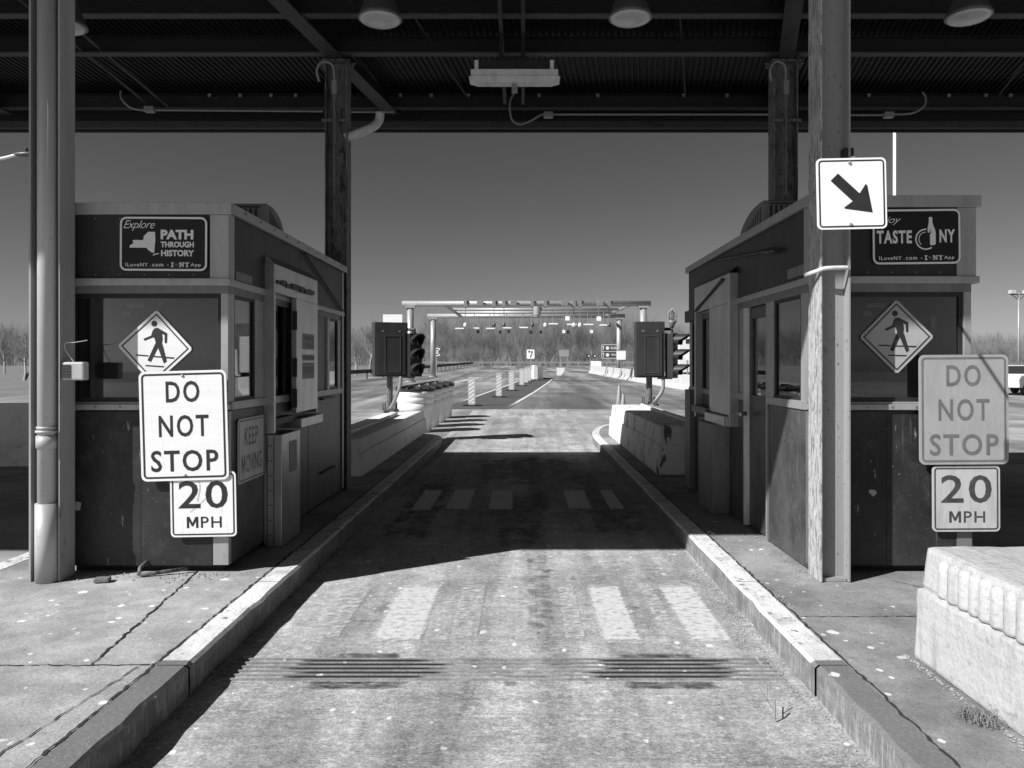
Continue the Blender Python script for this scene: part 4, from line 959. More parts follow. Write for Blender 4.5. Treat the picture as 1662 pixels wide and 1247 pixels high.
# ------------------------------------------------------------------ lane signals
def signal(xc, Y, z_top, z_bot, wd, dp, rot, z_base, head_dx, head_rot, label, lamp):
    t = thing('lane_signal', (xc, Y, z_base), label, 'traffic signal', 'lane signals beyond the booths')
    c = (xc, Y)
    b = MB().box(xc - wd / 2, xc + wd / 2, Y - dp / 2, Y + dp / 2, z_bot, z_top).rot(rot, c).build('cabinet', M['boxmetal'], t, bevel=.012)
    zs = z_top - .20
    MB().box(xc - wd / 2 + .04, xc + wd / 2 - .05, Y - dp / 2 - .02, Y - dp / 2, z_bot + .04, zs).rot(rot, c).build('door', M['boxmetal'], b, bevel=.004)
    fr = MB(); x0, x1, za, zb_ = xc - wd * .20, xc + wd * .28, z_bot + .09, zs - .07
    for (p, q, r_, s) in ((x0, x1, za, za + .012), (x0, x1, zb_ - .012, zb_), (x0, x0 + .012, za, zb_), (x1 - .012, x1, za, zb_)): fr.box(p, q, Y - dp / 2 - .03, Y - dp / 2 - .02, r_, s)
    fr.rot(rot, c).build('panel_frame', M['housing'], b)
    hn = MB()
    for xx in (xc - wd * .25, xc + wd * .25): hn.box(xx - .02, xx + .02, Y - dp / 2 - .026, Y - dp / 2, zs + .005, zs + .03)
    hn.rot(rot, c).each('hinge', M['conduit'], b)
    MB().tube([(xc, Y, z_base), (xc, Y, z_bot)], .06, 12).build('pole', M['post_dark'], t)
    MB().box(xc - .16, xc + .16, Y - .16, Y + .16, z_base, z_base + .035).build('base_plate', M['post_dark'], t)
    hb = MB()
    for q in ((-.12, -.12), (.12, -.12), (.12, .12), (-.12, .12)): hb.tube([(xc + q[0], Y + q[1], z_base), (xc + q[0], Y + q[1], z_base + .16)], .018, 6)
    hb.each('anchor', M['post_dark'], t)
    MB().tube(curve([(xc + .25, Y - .15, z_bot), (xc + .22, Y - .2, z_bot - .25), (xc + .05, Y - .25, z_base + .06), (xc - .05, Y - .6, z_base + .03)]), .035, 8).build('cable', M['conduit'], t)
    # three-section head
    hx, hy, hh = xc + head_dx, Y - .1, .29
    z3 = z_top - .22
    hb = MB().box(hx - .13, hx + .13, hy - .07, hy + .10, z3 - 3 * hh, z3).rot(head_rot, (hx, hy)).build('signal_head', M['black'], t, bevel=.012)
    for k in range(3):
        zc = z3 - hh * (k + .5)
        MB().lathe([(.0, -.071), (.105, -.072), (.105, -.078), (.04, -.10), (.0, -.104)], (hx, hy, zc), 20, 'y').rot(head_rot, (hx, hy)).build('lens', M['redlens'], hb, smooth=True)
        vz = MB(); n = 20; vs = []; fs = []
        for i in range(n + 1):
            a = R(-40 + 260 * i / n); dpt = .10 + .20 * max(0, math.sin(a)) ** .8 if math.sin(a) > 0 else .10
            for rr_, yy in ((.125, -.07), (.125, -.07 - dpt), (.118, -.07 - dpt), (.118, -.07)): vs.append((hx + rr_ * math.cos(a), hy + yy, zc + rr_ * math.sin(a)))
        for i in range(n):
            for j in range(4): fs.append((4 * i + j, 4 * i + (j + 1) % 4, 4 * i + 4 + (j + 1) % 4, 4 * i + 4 + j))
        vz.add(vs, fs); vz.rot(head_rot, (hx, hy)).build('visor', M['black'], hb)
    ab = MB(); ab.tube([(xc + wd * .3, Y, z_top - .14), (hx, hy, z_top - .14), (hx, hy, z3)], .03, 8); ab.tube([(xc + wd * .3, Y, z_bot + .0), (hx, hy, z_bot - .0), (hx, hy, z3 - 3 * hh)], .03, 8)
    ab.build('arm', M['black'], t)
    if lamp:
        l0 = z3 + .10
        lm = MB().lathe([(.03, 0), (.05, .06), (.085, .11), (.085, .14)], (hx, hy, l0), 16).build('caged_lamp', M['conduit'], t, smooth=True)
        MB().lathe([(.06, .14), (.065, .24), (.05, .31), (.01, .34)], (hx, hy, l0), 16).build('globe', M['lampglass'], lm, smooth=True)
        cg = MB()
        for k in range(6):
            a = math.pi * k / 3; cg.tube([(hx + .085 * math.cos(a), hy + .085 * math.sin(a), l0 + .14), (hx + .085 * math.cos(a), hy + .085 * math.sin(a), l0 + .30), (hx, hy, l0 + .38)], .005, 4)
        cg.tube([(hx + .085 * math.cos(R(a)), hy + .085 * math.sin(R(a)), l0 + .22) for a in range(0, 361, 30)], .005, 4); cg.build('cage', M['galv'], lm)
    return t
sgL = signal(-2.70, 15.6, 2.42, 1.33, .66, .42, R(18), .63, .52, R(30), 'dark signal cabinet on the left barrier with a white card on top', False)
MB().box(-2.83, -2.44, 15.55, 15.56, 2.425, 2.585).build('card', M['sign_clean'], sgL)
sgR = signal(2.455, 15.0, 2.40, 1.32, .55, .42, R(-3), .78, .43, R(58), 'dark signal cabinet on the right barrier with a caged lamp', True)

# ------------------------------------------------------------------ crash barrels
for k, Yb in enumerate((18.1, 19.6, 21.2, 22.9)):
    xb_ = -2.53 + .01 * k
    lab = ('nearest white ribbed crash barrel, behind the left barrier end', 'second white crash barrel in the row', 'third white crash barrel in the row', 'farthest white crash barrel of the row')[k]
    t = thing('crash_barrel', (xb_, Yb, 0), lab, 'barrel', 'white crash barrels in a row')
    MB().lathe([(.37, 0), (.385, .25), (.39, .26), (.40, .50), (.415, .52), (.42, .66), (.405, .68), (.43, .70), (.44, .80), (.425, .82), (.445, .84), (.45, .98)], (xb_, Yb, 0), 40).build('drum', M['barrel'], t, smooth=True)
    lid = MB().lathe([(.462, .95), (.462, 1.0), (.40, 1.02), (.10, 1.035)], (xb_, Yb, 0), 40).build('lid', M['black'], t)
    fn = MB(); fn2 = MB()
    for j in range(10):
        a = 2 * math.pi * j / 10; c_, s_ = math.cos(a), math.sin(a)
        P0 = [(.16, 1.03), (.455, 1.0), (.455, 1.05), (.20, 1.09)]
        (fn if j % 2 else fn2).hull([(xb_ + r_ * c_ + s_ * .03, Yb + r_ * s_ - c_ * .03, z) for r_, z in P0], [(xb_ + r_ * c_ - s_ * .03, Yb + r_ * s_ + c_ * .03, z) for r_, z in P0])
    fn.build('fin', M['black'], lid); fn2.build('fin', M['housing'], lid)

# ------------------------------------------------------------------ delineator posts in the gore
specs = [(765.5, 28.8, 1, 1.05), (809.6, 34.9, 1, 1.06), (830, 41.5, 1, 1.05), (846.7, 48.3, -1, 1.05), (853.9, 52.8, 1, 1.05), (858.6, 56.5, 1, 1.05), (869.8, 60.2, 1, 1.1)]
words = ['nearest striped delineator panel, closest to the barrels', 'second striped delineator panel along the painted gore', 'third striped delineator panel, narrow, along the gore', 'fourth striped delineator, its stripes leaning the other way',
         'fifth striped delineator, just behind the opposite-striped one', 'sixth striped delineator, partly hidden in the cluster', 'striped delineator in front of the white crash cushion']
for (xp, Y, dr_, hh), lab in zip(specs, words):
    x = (xp - CX) * Y / F; g = gz(Y); wd = .27 if Y < 40 else .30
    t = thing('delineator', (x, Y, g), lab, 'delineator', 'striped delineators along the gore')
    MB().box(x - .32, x + .36, Y - .2, Y + .2, g, g + .04).build('foot', M['black'], t, bevel=.01)
    pnl = MB().prism([(p[0] + x, p[1] + g + .04 + hh / 2) for p in rrect(wd, hh, .06)], 'y', Y - .02, Y + .02).build('panel', M['post_grey'], t)
    st = MB(); n = 6; ins = wd * .12
    xl, xr = x - wd / 2 + ins, x + wd / 2 - ins; z0, z1 = g + .10, g + hh - .04; pit = (z1 - z0) / n
    for k in range(-1, n):
        a = z0 + k * pit; e = pit * .95 * dr_; wdt = pit * .52
        lo = lambda q: min(max(q, z0), z1)
        if dr_ > 0: poly = [(xl, lo(a)), (xr, lo(a + e)), (xr, lo(a + e + wdt)), (xl, lo(a + wdt))]
        else: poly = [(xl, lo(a - e)), (xr, lo(a)), (xr, lo(a + wdt)), (xl, lo(a - e + wdt))]
        st.add([(p[0], Y - .023, p[1]) for p in poly], [(0, 1, 2, 3)])
    st.build('stripe', M['reflect'], pnl)
# crash cushion and keep-left/right sign
Y = 62; g = gz(Y); xa_, xm, xb_ = (863 - CX) * Y / F, (872 - CX) * Y / F, (881.5 - CX) * Y / F
t = thing('crash_cushion', (xm, Y, g), 'white wedge-shaped crash cushion at the head of the gore', 'crash cushion')
MB().hull([(xa_, Y + .4, g), (xm, Y - .8, g), (xb_, Y + .2, g), (xb_, Y + 4, g), (xa_ + .2, Y + 4, g)], [(xa_, Y + .4, g + 1.12), (xm - .1, Y - .8, g + 1.15), (xb_, Y + .2, g + .85), (xb_, Y + 4, g + .9), (xa_ + .2, Y + 4, g + 1.0)]).build('shell', M['sign_clean'], t, bevel=.03)
MB().box(xa_ - .1, xb_ + .1, Y + 4, Y + 4.3, g, g + .7).build('backing', M['jersey'], t)
def posted(name, label, x0, x1, y0, y1, Y, posts, plate, cat='sign', thick=.03):
    g = gz(Y); a, b = px(x0, y0, Y), px(x1, y1, Y); cx_ = (a[0] + b[0]) / 2
    t = thing(name, (cx_, Y, g), label, cat)
    MB().prism([(p[0] + cx_, p[1] + (a[1] + b[1]) / 2) for p in rrect(b[0] - a[0], a[1] - b[1], .08)], 'y', Y - thick, Y).build('panel', M[plate], t)
    for u in posts:
        xx = a[0] + u * (b[0] - a[0]); MB().box(xx - .04, xx + .04, Y + .001, Y + .08, g, a[1]).build('post', M['galv'], t)
    return t, a, b
t, a, b = posted('keep_sign', 'white square sign with two black arrows at the gore head', 854.8, 867.5, 567.5, 582.5, 59, (.5,), 'sign_clean')
ar = MB(); w_ = b[0] - a[0]; h_ = a[1] - b[1]
def Q(u, v): return (a[0] + u * w_, 59 - .034, a[1] - v * h_)
for pl in ([(.18, .18), (.48, .18), (.33, .42)], [(.27, .1), (.39, .1), (.39, .2), (.27, .2)], [(.5, .32), (.84, .32), (.67, .12)], [(.61, .3), (.73, .3), (.73, .52), (.6, .7), (.56, .9), (.44, .9), (.48, .64), (.61, .5)]):
    ar.add([Q(*p) for p in pl], [tuple(range(len(pl)))])
ar.build('arrow', M['ink'], t)
posted('sign_board', 'pale blank sign back on two posts before the woods', 907.5, 923.5, 568, 579, 125, (.15, .85), 'alu')
t, a, b = posted('guide_sign', 'dark highway guide sign with two route panels beside the gantry post', 976, 1006, 559, 582.5, 112, (.3, .75), 'green')
gl = MB(); cx_, cz_ = (a[0] + b[0]) / 2, (a[1] + b[1]) / 2; w_, h_ = b[0] - a[0], a[1] - b[1]
g2 = MB(); ring(g2, w_ - .08, h_ - .08, .1, .07, 0); gl.add([(v[0] + cx_, 112 - .034, v[2] + cz_) for v in g2.v], g2.f)
gl.box(a[0] + .04, b[0] - .04, 112 - .036, 112 - .034, cz_ - .03, cz_ + .03)
for zc, word in ((cz_ + .5, 'Buffalo'), (cz_ - .5, 'Albany')):
    g3 = MB(); glyphs(g3, word, cx_ + .05, b[0] - .12, zc - .16, zc + .2, 112 - .036, .01); gl.add(g3.v, g3.f)
    gl.lathe([(.26, 0), (.2, -.002)], (cx_ - .45, 112 - .034, zc), 10, 'y')
    gl.box(a[0] + .25, a[0] + .33, 112 - .036, 112 - .034, zc - .3, zc + .15); gl.add([(a[0] + .14, 112 - .036, zc + .12), (a[0] + .44, 112 - .036, zc + .12), (a[0] + .29, 112 - .036, zc + .36)], [(0, 1, 2)])
gl.build('lettering', M['signletter'], t)
posted('white_sign', 'small white sign on the right gantry post', 1000.5, 1015.5, 568, 584, 66, (.5,), 'sign_clean')
t, a, b = posted('round_sign', 'white sign with a ring symbol behind the left gantry post', 702, 714, 565, 578, 75, (.5,), 'sign')
rg = MB(); n = 24; cx_, cz_ = (a[0] + b[0]) / 2 + .08, (a[1] + b[1]) / 2
rg.add([(cx_ + .3 * math.cos(2 * math.pi * i / n), 75 - .034, cz_ + .3 * math.sin(2 * math.pi * i / n)) for i in range(n)] + [(cx_ + .2 * math.cos(2 * math.pi * i / n), 75 - .034, cz_ + .2 * math.sin(2 * math.pi * i / n)) for i in range(n)], [(i, (i + 1) % n, n + (i + 1) % n, n + i) for i in range(n)])
rg.box(cx_ - .2, cx_ + .2, 75 - .036, 75 - .034, cz_ - .04, cz_ + .04); rg.build('ring_symbol', M['ink'], t)
# twin beacons
Y = 118; g = gz(Y); x = (960 - CX) * Y / F; z = px(0, 578, Y)[1]
t = thing('flashing_beacon', (x, Y, g), 'pair of black warning beacons on one post before the woods', 'beacon')
MB().tube([(x, Y, g), (x, Y, z + .9)], .05, 8).build('post', M['galv'], t)
MB().tube([(x - .45, Y, z), (x + .45, Y, z)], .03, 6).build('crossbar', M['black'], t)
for s in (-1, 1):
    h = MB().lathe([(.0, .1), (.26, .1), (.3, -.05), (.3, -.3)], (x + s * .45, Y, z), 16, 'y').build('beacon_head', M['black'], t)
    MB().lathe([(.0, -.06), (.2, -.06), (.15, -.12), (.0, -.14)], (x + s * .45 + .05, Y - .2, z - .02), 14, 'y').build('lens', M['lens'], h)

# ------------------------------------------------------------------ toll gantry
def gantry():
    t = thing('toll_gantry', (.2, 61, gz(61)), 'pale tubular toll gantry with cameras and antennas spanning the road', 'gantry')
    zf_, zr_ = px(0, 493, 55)[1], px(0, 513, 68.7)[1]
    def bm(x0, x1, Y, z, r, name='beam'): MB().tube([(x0, Y, z), (x1, Y, z)], r, 14).build(name, M['galv'], t, smooth=True)
    bm(px(653, 0, 55)[0], px(1056, 0, 55)[0], 55, zf_, .20); bm(px(694, 0, 68.7)[0], px(1014, 0, 68.7)[0], 68.7, zr_, .20)
    for xx, Y, z in ((px(666, 0, 55)[0], 55, zf_), (px(1044, 0, 55)[0], 55, zf_), (px(703, 0, 68.7)[0], 68.7, zr_), (px(1005, 0, 68.7)[0], 68.7, zr_)):
        p = MB().tube([(xx, Y, gz(Y)), (xx, Y, z - .2)], .24, 14).build('post', M['galv'], t, smooth=True)
        MB().box(xx - .36, xx + .36, Y - .28, Y + .28, z - .32, z - .18).build('saddle', M['galv'], p)
        MB().tube([(xx, Y, gz(Y)), (xx, Y, gz(Y) + .12)], .38, 14).build('base_flange', M['galv'], p)
    bm(px(735, 0, 60)[0], px(1010, 0, 60)[0], 60, zf_ - .05, .10); bm(px(738, 0, 64)[0], px(1000, 0, 64)[0], 64, zf_ - .02, .12)
    for xa_, xb_ in ((722, 746), (1022, 985)):
        MB().tube([(px(xa_, 0, 55)[0], 55, zf_ - .1), (px(xb_, 0, 68.7)[0], 68.7, zr_ + .05)], .13, 8).each('brace', M['galv'], t)
    MB().lathe([(.22, -.5), (.3, -.3), (.3, .3), (.2, .5)], (px(872, 0, 60)[0], 60, zf_ - .15), 12).build('hub', M['galv'], t)
    for xp in (755.7, 802, 818, 864, 885, 931, 941, 988):
        x = px(xp, 0, 55)[0]
        MB().tube([(x, 54.75, zf_ + .5), (x, 54.75, px(0, 526, 55)[1])], .028, 6).build('drop_rod', M['conduit'], t)
        MB().box(x - .12, x + .12, 54.68, 55.24, zf_ - .25, zf_ + .25).build('clamp', M['conduit'], t)
        cm_ = MB().lathe([(.05, .15), (.12, .1), (.13, -.1), (.06, -.14)], (x, 54.75, px(0, 528, 55)[1]), 12).build('camera', M['sign_clean'] if int(xp) % 2 else M['housing'], t, smooth=True)
    for xp in (780, 834.5, 917, 974):
        x = px(xp, 0, 54.6)[0]; MB().box(x - .26, x + .2, 54.3, 54.75, zf_ - .2, zf_ + .18).build('equipment_box', M['conduit'], t, bevel=.02)
    for i, (xp, yp, Y) in enumerate(((746, 533.5, 64), (771, 533, 64), (796, 533.5, 64), (823, 532.5, 64), (850, 532, 64), (898, 526, 60), (928, 527, 60), (955, 527, 60), (981, 528, 60))):
        x, z = px(xp, yp, Y)
        MB().box(x - .36, x + .36, Y - .25, Y + .25, z - .04, z + .05).build('antenna', M['sign_clean'], t)
        MB().tube([(x - .05, Y, z), (x - .05, Y, zf_ - .02)], .03, 6).build('drop_rod', M['conduit'], t)
    for xp, yp in ((776, 538), (812, 539), (826, 538), (862, 539), (878, 539), (915, 538), (922, 539), (960, 538)):
        x, z = px(xp, yp, 68.5)
        MB().box(x - .12, x + .12, 68.3, 68.6, z - .16, z + .12).build('camera', M['black'] if int(xp) % 3 else M['sign_clean'], t)
        MB().tube([(x, 68.5, z), (x, 68.5, zr_)], .035, 6).build('drop_rod', M['conduit'], t)
    for xp, yp in ((921, 517), (972, 517.5)):
        x, z = px(xp, yp, 58); MB().box(x - .16, x + .16, 57.9, 58.1, z - .16, z + .16).build('flash_unit', M['sign_clean'], t)
        MB().tube([(x, 58.05, z), (x, 58.05, zf_)], .03, 6).build('drop_rod', M['conduit'], t)
gantry()

# ------------------------------------------------------------------ far barriers, guardrails, cones
def jersey_proto():
    t = thing('jersey_barrier', (0, 0, 0), 'pale jersey barrier segment in the line right of the road', 'barrier', 'jersey barriers along the right edge of the road')
    prof = [(-.30, 0), (-.30, .08), (-.12, .30), (-.08, .86), (.08, .86), (.12, .30), (.30, .08), (.30, 0)]
    MB().prism([(p[0], p[1]) for p in prof], 'y', -1.72, 1.72).build('body', M['jersey'], t, bevel=.02)
    return t
proto = jersey_proto()
pts = [(9.4, 36.0), (9.0, 41.7), (8.35, 55), (7.9, 70), (7.45, 87)]
def along(y):
    for (xa_, ya), (xb_, yb) in zip(pts, pts[1:]):
        if ya <= y <= yb: return xa_ + (xb_ - xa_) * (y - ya) / (yb - ya), math.atan2(-(xb_ - xa_), yb - ya)
y = 37.8; first = True
while y < 86.5:
    x, a = along(y); o = proto if first else copy_tree(proto); first = False
    o.location = (x, y, gz(y)); o.rotation_euler = (math.atan(.0115), 0, a); y += 3.5
proto2 = None
# white block at the far end of that line
a, b = px(960.5, 586.5, 88), px(977, 597, 88)
tag(MB().hull([(a[0], 88, gz(88)), (b[0], 88, gz(88)), (b[0], 90, gz(88)), (a[0], 90, gz(88))], [(a[0] + .05, 88.05, a[1]), (b[0] - .05, 88.05, a[1]), (b[0] - .05, 89.9, a[1]), (a[0] + .05, 89.9, a[1])]).build('water_barrier', M['sign_clean'], bevel=.05),
    'white block barrier closing the far end of the jersey barrier line', 'barrier')
def guardrail(pts, label, m, step=3.2, h=.78):
    t = thing('guardrail', (pts[0][0], pts[0][1], gz(pts[0][1])), label, 'guardrail')
    P = [Vector(p) for p in curve([(x, y, gz(y) + h - .15) for x, y in pts], 8)]
    mb = MB(); prof = [(-.16, 0), (-.10, .06), (-.03, .0), (.03, .0), (.10, .06), (.16, 0)]; rows = []
    for i, p in enumerate(P):
        d = (P[min(i + 1, len(P) - 1)] - P[max(i - 1, 0)]).normalized(); s = Vector((d.y, -d.x, 0)).normalized()
        rows.append([p + s * q[1] + Vector((0, 0, q[0])) for q in prof])
    vs = [q for r in rows for q in r]; k = len(prof); fs = [(i * k + j, i * k + j + 1, (i + 1) * k + j + 1, (i + 1) * k + j) for i in range(len(rows) - 1) for j in range(k - 1)]
    mb.add(vs, fs).build('rail', m, t)
    acc = 0
    for p, q in zip(P, P[1:]):
        acc += (q - p).length
        if acc >= step:
            acc = 0; g = gz(q.y); MB().box(q.x - .06, q.x + .06, q.y - .06, q.y + .06, g, q.z + .1).build('post', m, t)
    return t
guardrail([(-14.5, 56), (-12.5, 64), (-11.6, 80), (-10.6, 105), (-9.6, 148)], 'dark weathered guardrail curving along the left edge of the road', M['rust'])
guardrail([(-30, 151), (-9.5, 152), (20, 153), (70, 150)], 'long pale guardrail at the foot of the woods', M['galv'], 5.0)
guardrail([(20, 78), (40, 74), (62, 74), (90, 78)], 'pale guardrail on the far right beyond the lamp post', M['galv'], 4.0)
guardrail([(22, 110), (48, 108), (75, 108), (100, 110)], 'distant guardrail on the far right below the tree line', M['galv'], 5.0)
guardrail([(17, 47), (26, 45), (38, 46)], 'white guardrail beside the parked car on the right', M['sign'], 3.0, .7)
def cone(x, Y, h, label):
    g = gz(Y); t = thing('traffic_cone', (x, Y, g), label, 'traffic cone', 'cones beside the right barrier')
    MB().box(x - .18, x + .18, Y - .18, Y + .18, g, g + .035).build('base', M['black'], t)
    MB().lathe([(.14, .035), (.03, h), (.02, h + .01)], (x, Y, g), 20).build('cone_body', M['notice'], t, smooth=True)
    MB().lathe([(.105, h * .36), (.08, h * .55)], (x, Y, g), 20).build('band', M['reflect'], t, smooth=True)
cone(px(1005, 0, 21)[0], 21, 1.0, 'tall thin traffic cone behind the right barrier end'); cone(px(1011.5, 0, 20.6)[0], 20.6, .78, 'shorter traffic cone beside the tall one')
# left concrete wall
lw = thing('concrete_wall', (-10.6, 12.0, 0), 'low concrete median wall behind the left column', 'wall')
MB().prism([(-.30, 0), (-.28, .10), (-.14, .34), (-.10, .96), (.10, .96), (.14, .34), (.28, .10), (.30, 0)], 'y', -4, 4).build('body', M['whiteold'], lw, bevel=.01, local=True)
lw.rotation_euler = (0, 0, R(-87))

# ------------------------------------------------------------------ lamps, truck, car
def lamp(x, Y, z, label, arms, r=.09, m='galv', head=True):
    g = gz(Y); t = thing('street_lamp', (x, Y, g), label, 'street lamp')
    MB().tube([(x, Y, g), (x, Y, z)], [r, r * .7], 12).build('pole', M[m], t, smooth=True)
    MB().tube([(x, Y, g), (x, Y, g + .5)], r * 2.2, 12).build('base', M[m], t)
    for pts_, hl in arms:
        MB().tube(curve(pts_, 5), .05, 8).build('arm', M[m], t, smooth=True)
        e = Vector(pts_[-1]); d = Vector((pts_[-1][0] - pts_[-2][0], 0, 0)).normalized()
        if hl:
            h = MB().lathe([(.02, -.1), (.12, 0), (.17, .3), (.14, .6), (.04, .72)], (0, 0, 0), 12)
            h.v = [(e.x + d.x * v[2], e.y + v[0], e.z + v[1] * .5) for v in h.v]; hd_ = h.build('lamp_head', M['housing'], t, smooth=True)
            MB().lathe([(.04, 0), (.05, .12), (.02, .18)], (e.x + d.x * .3, e.y, e.z + .06), 8).build('photocell', M['black'], hd_)
    return t
z8 = px(0, 250, 25)[1]
lamp(-19.2, 25, 7.8, 'white lamp arm with a cobra head left of the pale column', [([(-19.2, 25, 7.6), (-18.2, 25, z8 - .35), (px(0, 258, 25)[0], 25, px(0, 258, 25)[1]), (px(28, 251, 25)[0], 25, px(28, 251, 25)[1])], True)], m='sign')
lamp(px(1452, 0, 30)[0], 30, 12.5, 'bright white pole rising behind the right booth', [([(px(1452, 0, 30)[0], 30, 12.4), (px(1452, 0, 30)[0] + 1.5, 30, 12.7), (px(1452, 0, 30)[0] + 2.5, 30, 12.7)], True)], m='sign_clean', r=.075)
Y = 60; x, z = px(1653.5, 476, Y)
t = lamp(x, Y, z, 'twin floodlight mast on the far right', [])
MB().box(x - .7, x + .7, Y - .04, Y + .04, z - .14, z - .06).build('crossbar', M['housing'], t)
for s in (-1, 1):
    MB().tube([(x, Y, z - .55), (x + s * .55, Y, z - .12)], .03, 6).each('brace', M['housing'], t)
    MB().box(x + s * .55 - .22, x + s * .55 + .22, Y - .25, Y + .1, z - .06, z + .22).build('floodlight', M['lens'], t, bevel=.03)
# box truck beyond the right barriers
Y = 52; xa_, zt_ = px(1102, 546.5, Y); g = gz(Y)
t = thing('box_truck', (xa_ + 2.8, Y, g), 'white box truck seen past the right signal, black panel on its side', 'truck')
bd = MB().box(xa_, xa_ + 4.6, Y, Y + 2.3, g + .75, zt_).build('body', M['carwhite'], t, bevel=.06)
pz = px(0, 550.5, Y)[1]; pz2 = px(0, 558, Y)[1]; xx0 = px(1113, 0, Y)[0]
pn = MB().box(xx0, xx0 + 1.5, Y - .012, Y - .001, pz2, pz).build('side_panel', M['ink'], bd)
e = MB(); glyphs(e, 'E', xx0 + .22, xx0 + .52, pz2 + .05, pz - .05, Y - .014, .03, .25); e.build('lettering', M['signletter'], pn)
MB().hull([(xa_ + 4.6, Y + .1, g + .5), (xa_ + 6.3, Y + .1, g + .5), (xa_ + 6.3, Y + 2.2, g + .5), (xa_ + 4.6, Y + 2.2, g + .5)], [(xa_ + 4.6, Y + .15, g + 2.3), (xa_ + 5.6, Y + .15, g + 2.3), (xa_ + 5.6, Y + 2.15, g + 2.3), (xa_ + 4.6, Y + 2.15, g + 2.3)]).build('cab', M['carwhite'], t, bevel=.05)
for wx in (xa_ + .9, xa_ + 5.3):
    for wy in (Y + .15, Y + 2.0):
        MB().lathe([(.2, -.12), (.42, -.12), (.42, .12), (.2, .12)], (wx, wy, g + .42), 18, 'y').build('wheel', M['tyre'], t)
MB().box(xa_ + .3, xa_ + 6, Y + .4, Y + 1.9, g + .5, g + .75).build('chassis', M['black'], t)
posted('white_sign', 'white notice board on posts in front of the white truck', 1111, 1131, 565.5, 585, 46, (.25, .6), 'sign_clean')
# white car far right
def car(x, Y, rot, label):
    g = gz(Y); t = thing('car', (x, Y, g), label, 'car'); t.rotation_euler = (0, 0, rot)
    side = [(-2.1, .35), (-2.15, .75), (-1.9, .92), (-1.2, .95), (-.6, 1.40), (.7, 1.42), (1.4, 1.0), (2.1, .9), (2.2, .6), (2.15, .35)]
    MB().prism(side, 'y', -.85, .85).build('body', M['carwhite'], t, bevel=.05, local=True)
    wn = MB()
    for yy in (-.856, .852): wn.prism([(-1.05, .98), (-.55, 1.34), (.62, 1.36), (1.2, 1.0)], 'y', yy, yy + .004)
    wn.add([(-1.16, -.7, 1.0), (-.66, -.66, 1.38), (-.66, .66, 1.38), (-1.16, .7, 1.0)], [(0, 1, 2, 3)])
    wn.add([(1.36, -.7, 1.05), (.78, -.66, 1.40), (.78, .66, 1.40), (1.36, .7, 1.05)], [(0, 1, 2, 3)])
    wn.build('window', M['redlens'], t, local=True)
    for wx in (-1.35, 1.35):
        for wy in (-.78, .78): MB().lathe([(.18, -.1), (.33, -.1), (.33, .1), (.18, .1)], (wx, wy, .33), 18, 'y').build('wheel', M['tyre'], t, local=True)
car(px(1655, 0, 38)[0], 38, R(35), 'white car half hidden behind the faded stop sign')
# hill far right
hl = MB(); n = 24; vs, fs = [], []
for i in range(n + 1):
    x = 60 + i * 22
    zt_ = 1.4 + 16 * math.exp(-((x - 112) / 34) ** 2) + 7 * math.exp(-((x - 240) / 160) ** 2)
    vs += [(x, 300, 1.2), (x, 330, zt_), (x, 400, zt_ * .8)]
for i in range(n): fs += [(3 * i, 3 * i + 3, 3 * i + 4, 3 * i + 1), (3 * i + 1, 3 * i + 4, 3 * i + 5, 3 * i + 2)]
tag(hl.add(vs, fs).build('hill', M['hill'], smooth=True), kind='structure')

# ------------------------------------------------------------------ trees
def tree_segments(rg, h, spread=.5, levels=4, trunk=.18, stems=1, dens=3):
    """list of (p0, p1, r0, r1)"""
    out = []
    def grow(p, d, L, r, lev):
        n = 3 if lev < 2 else 2
        q = p
        for i in range(n):
            d2 = (d + Vector((rg.gauss(0, .16), rg.gauss(0, .16), .10 + .06 * lev))).normalized()
            e = q + d2 * (L / n); r1 = r * (1 - .30 * (i + 1) / n); r0 = r * (1 - .30 * i / n)
            out.append((q, e, r0, r1)); d = d2
            if lev < levels and (lev > 0 or i > 0):
                for _ in range(rg.choice((1, dens - 1, dens))):
                    a = rg.uniform(0, 2 * math.pi); tilt = rg.uniform(.35, .85) * spread * 1.6
                    u = d.cross(Vector((math.cos(a), math.sin(a), .3))).normalized()
                    nd = (d * math.cos(tilt) + u * math.sin(tilt)).normalized()
                    grow(e, nd, L * rg.uniform(.48, .72), r1 * rg.uniform(.42, .6), lev + 1)
            q = e
        if lev < levels: grow(q, d, L * .62, r * .62, lev + 1)
    for s in range(stems):
        a = rg.uniform(0, 6.28); lean = 0 if stems == 1 else rg.uniform(.15, .4)
        grow(Vector((0, 0, -.1)), Vector((math.cos(a) * lean, math.sin(a) * lean, 1)).normalized(), h * .42, trunk, 0)
    return out
def seg_mesh(segs):
    n = len(segs)
    P0 = np.array([s[0][:] for s in segs]); P1 = np.array([s[1][:] for s in segs]); r0 = np.array([s[2] for s in segs]); r1 = np.array([s[3] for s in segs])
    D = P1 - P0; D /= np.linalg.norm(D, axis=1)[:, None] + 1e-9
    A = np.where(np.abs(D[:, 2:3]) < .9, np.array([[0, 0, 1.0]]), np.array([[1.0, 0, 0]]))
    U = np.cross(D, A); U /= np.linalg.norm(U, axis=1)[:, None]; V = np.cross(D, U)
    V_ = np.zeros((n, 6, 3))
    for j in range(3):
        a = 2 * math.pi * j / 3; o = U * math.cos(a) + V * math.sin(a)
        V_[:, j] = P0 + o * r0[:, None]; V_[:, 3 + j] = P1 + o * r1[:, None]
    base = (np.arange(n) * 6)[:, None, None]
    Fq = base + np.array([[0, 1, 4, 3], [1, 2, 5, 4], [2, 0, 3, 5]])[None]
    return V_.reshape(-1, 3), Fq.reshape(-1, 4)
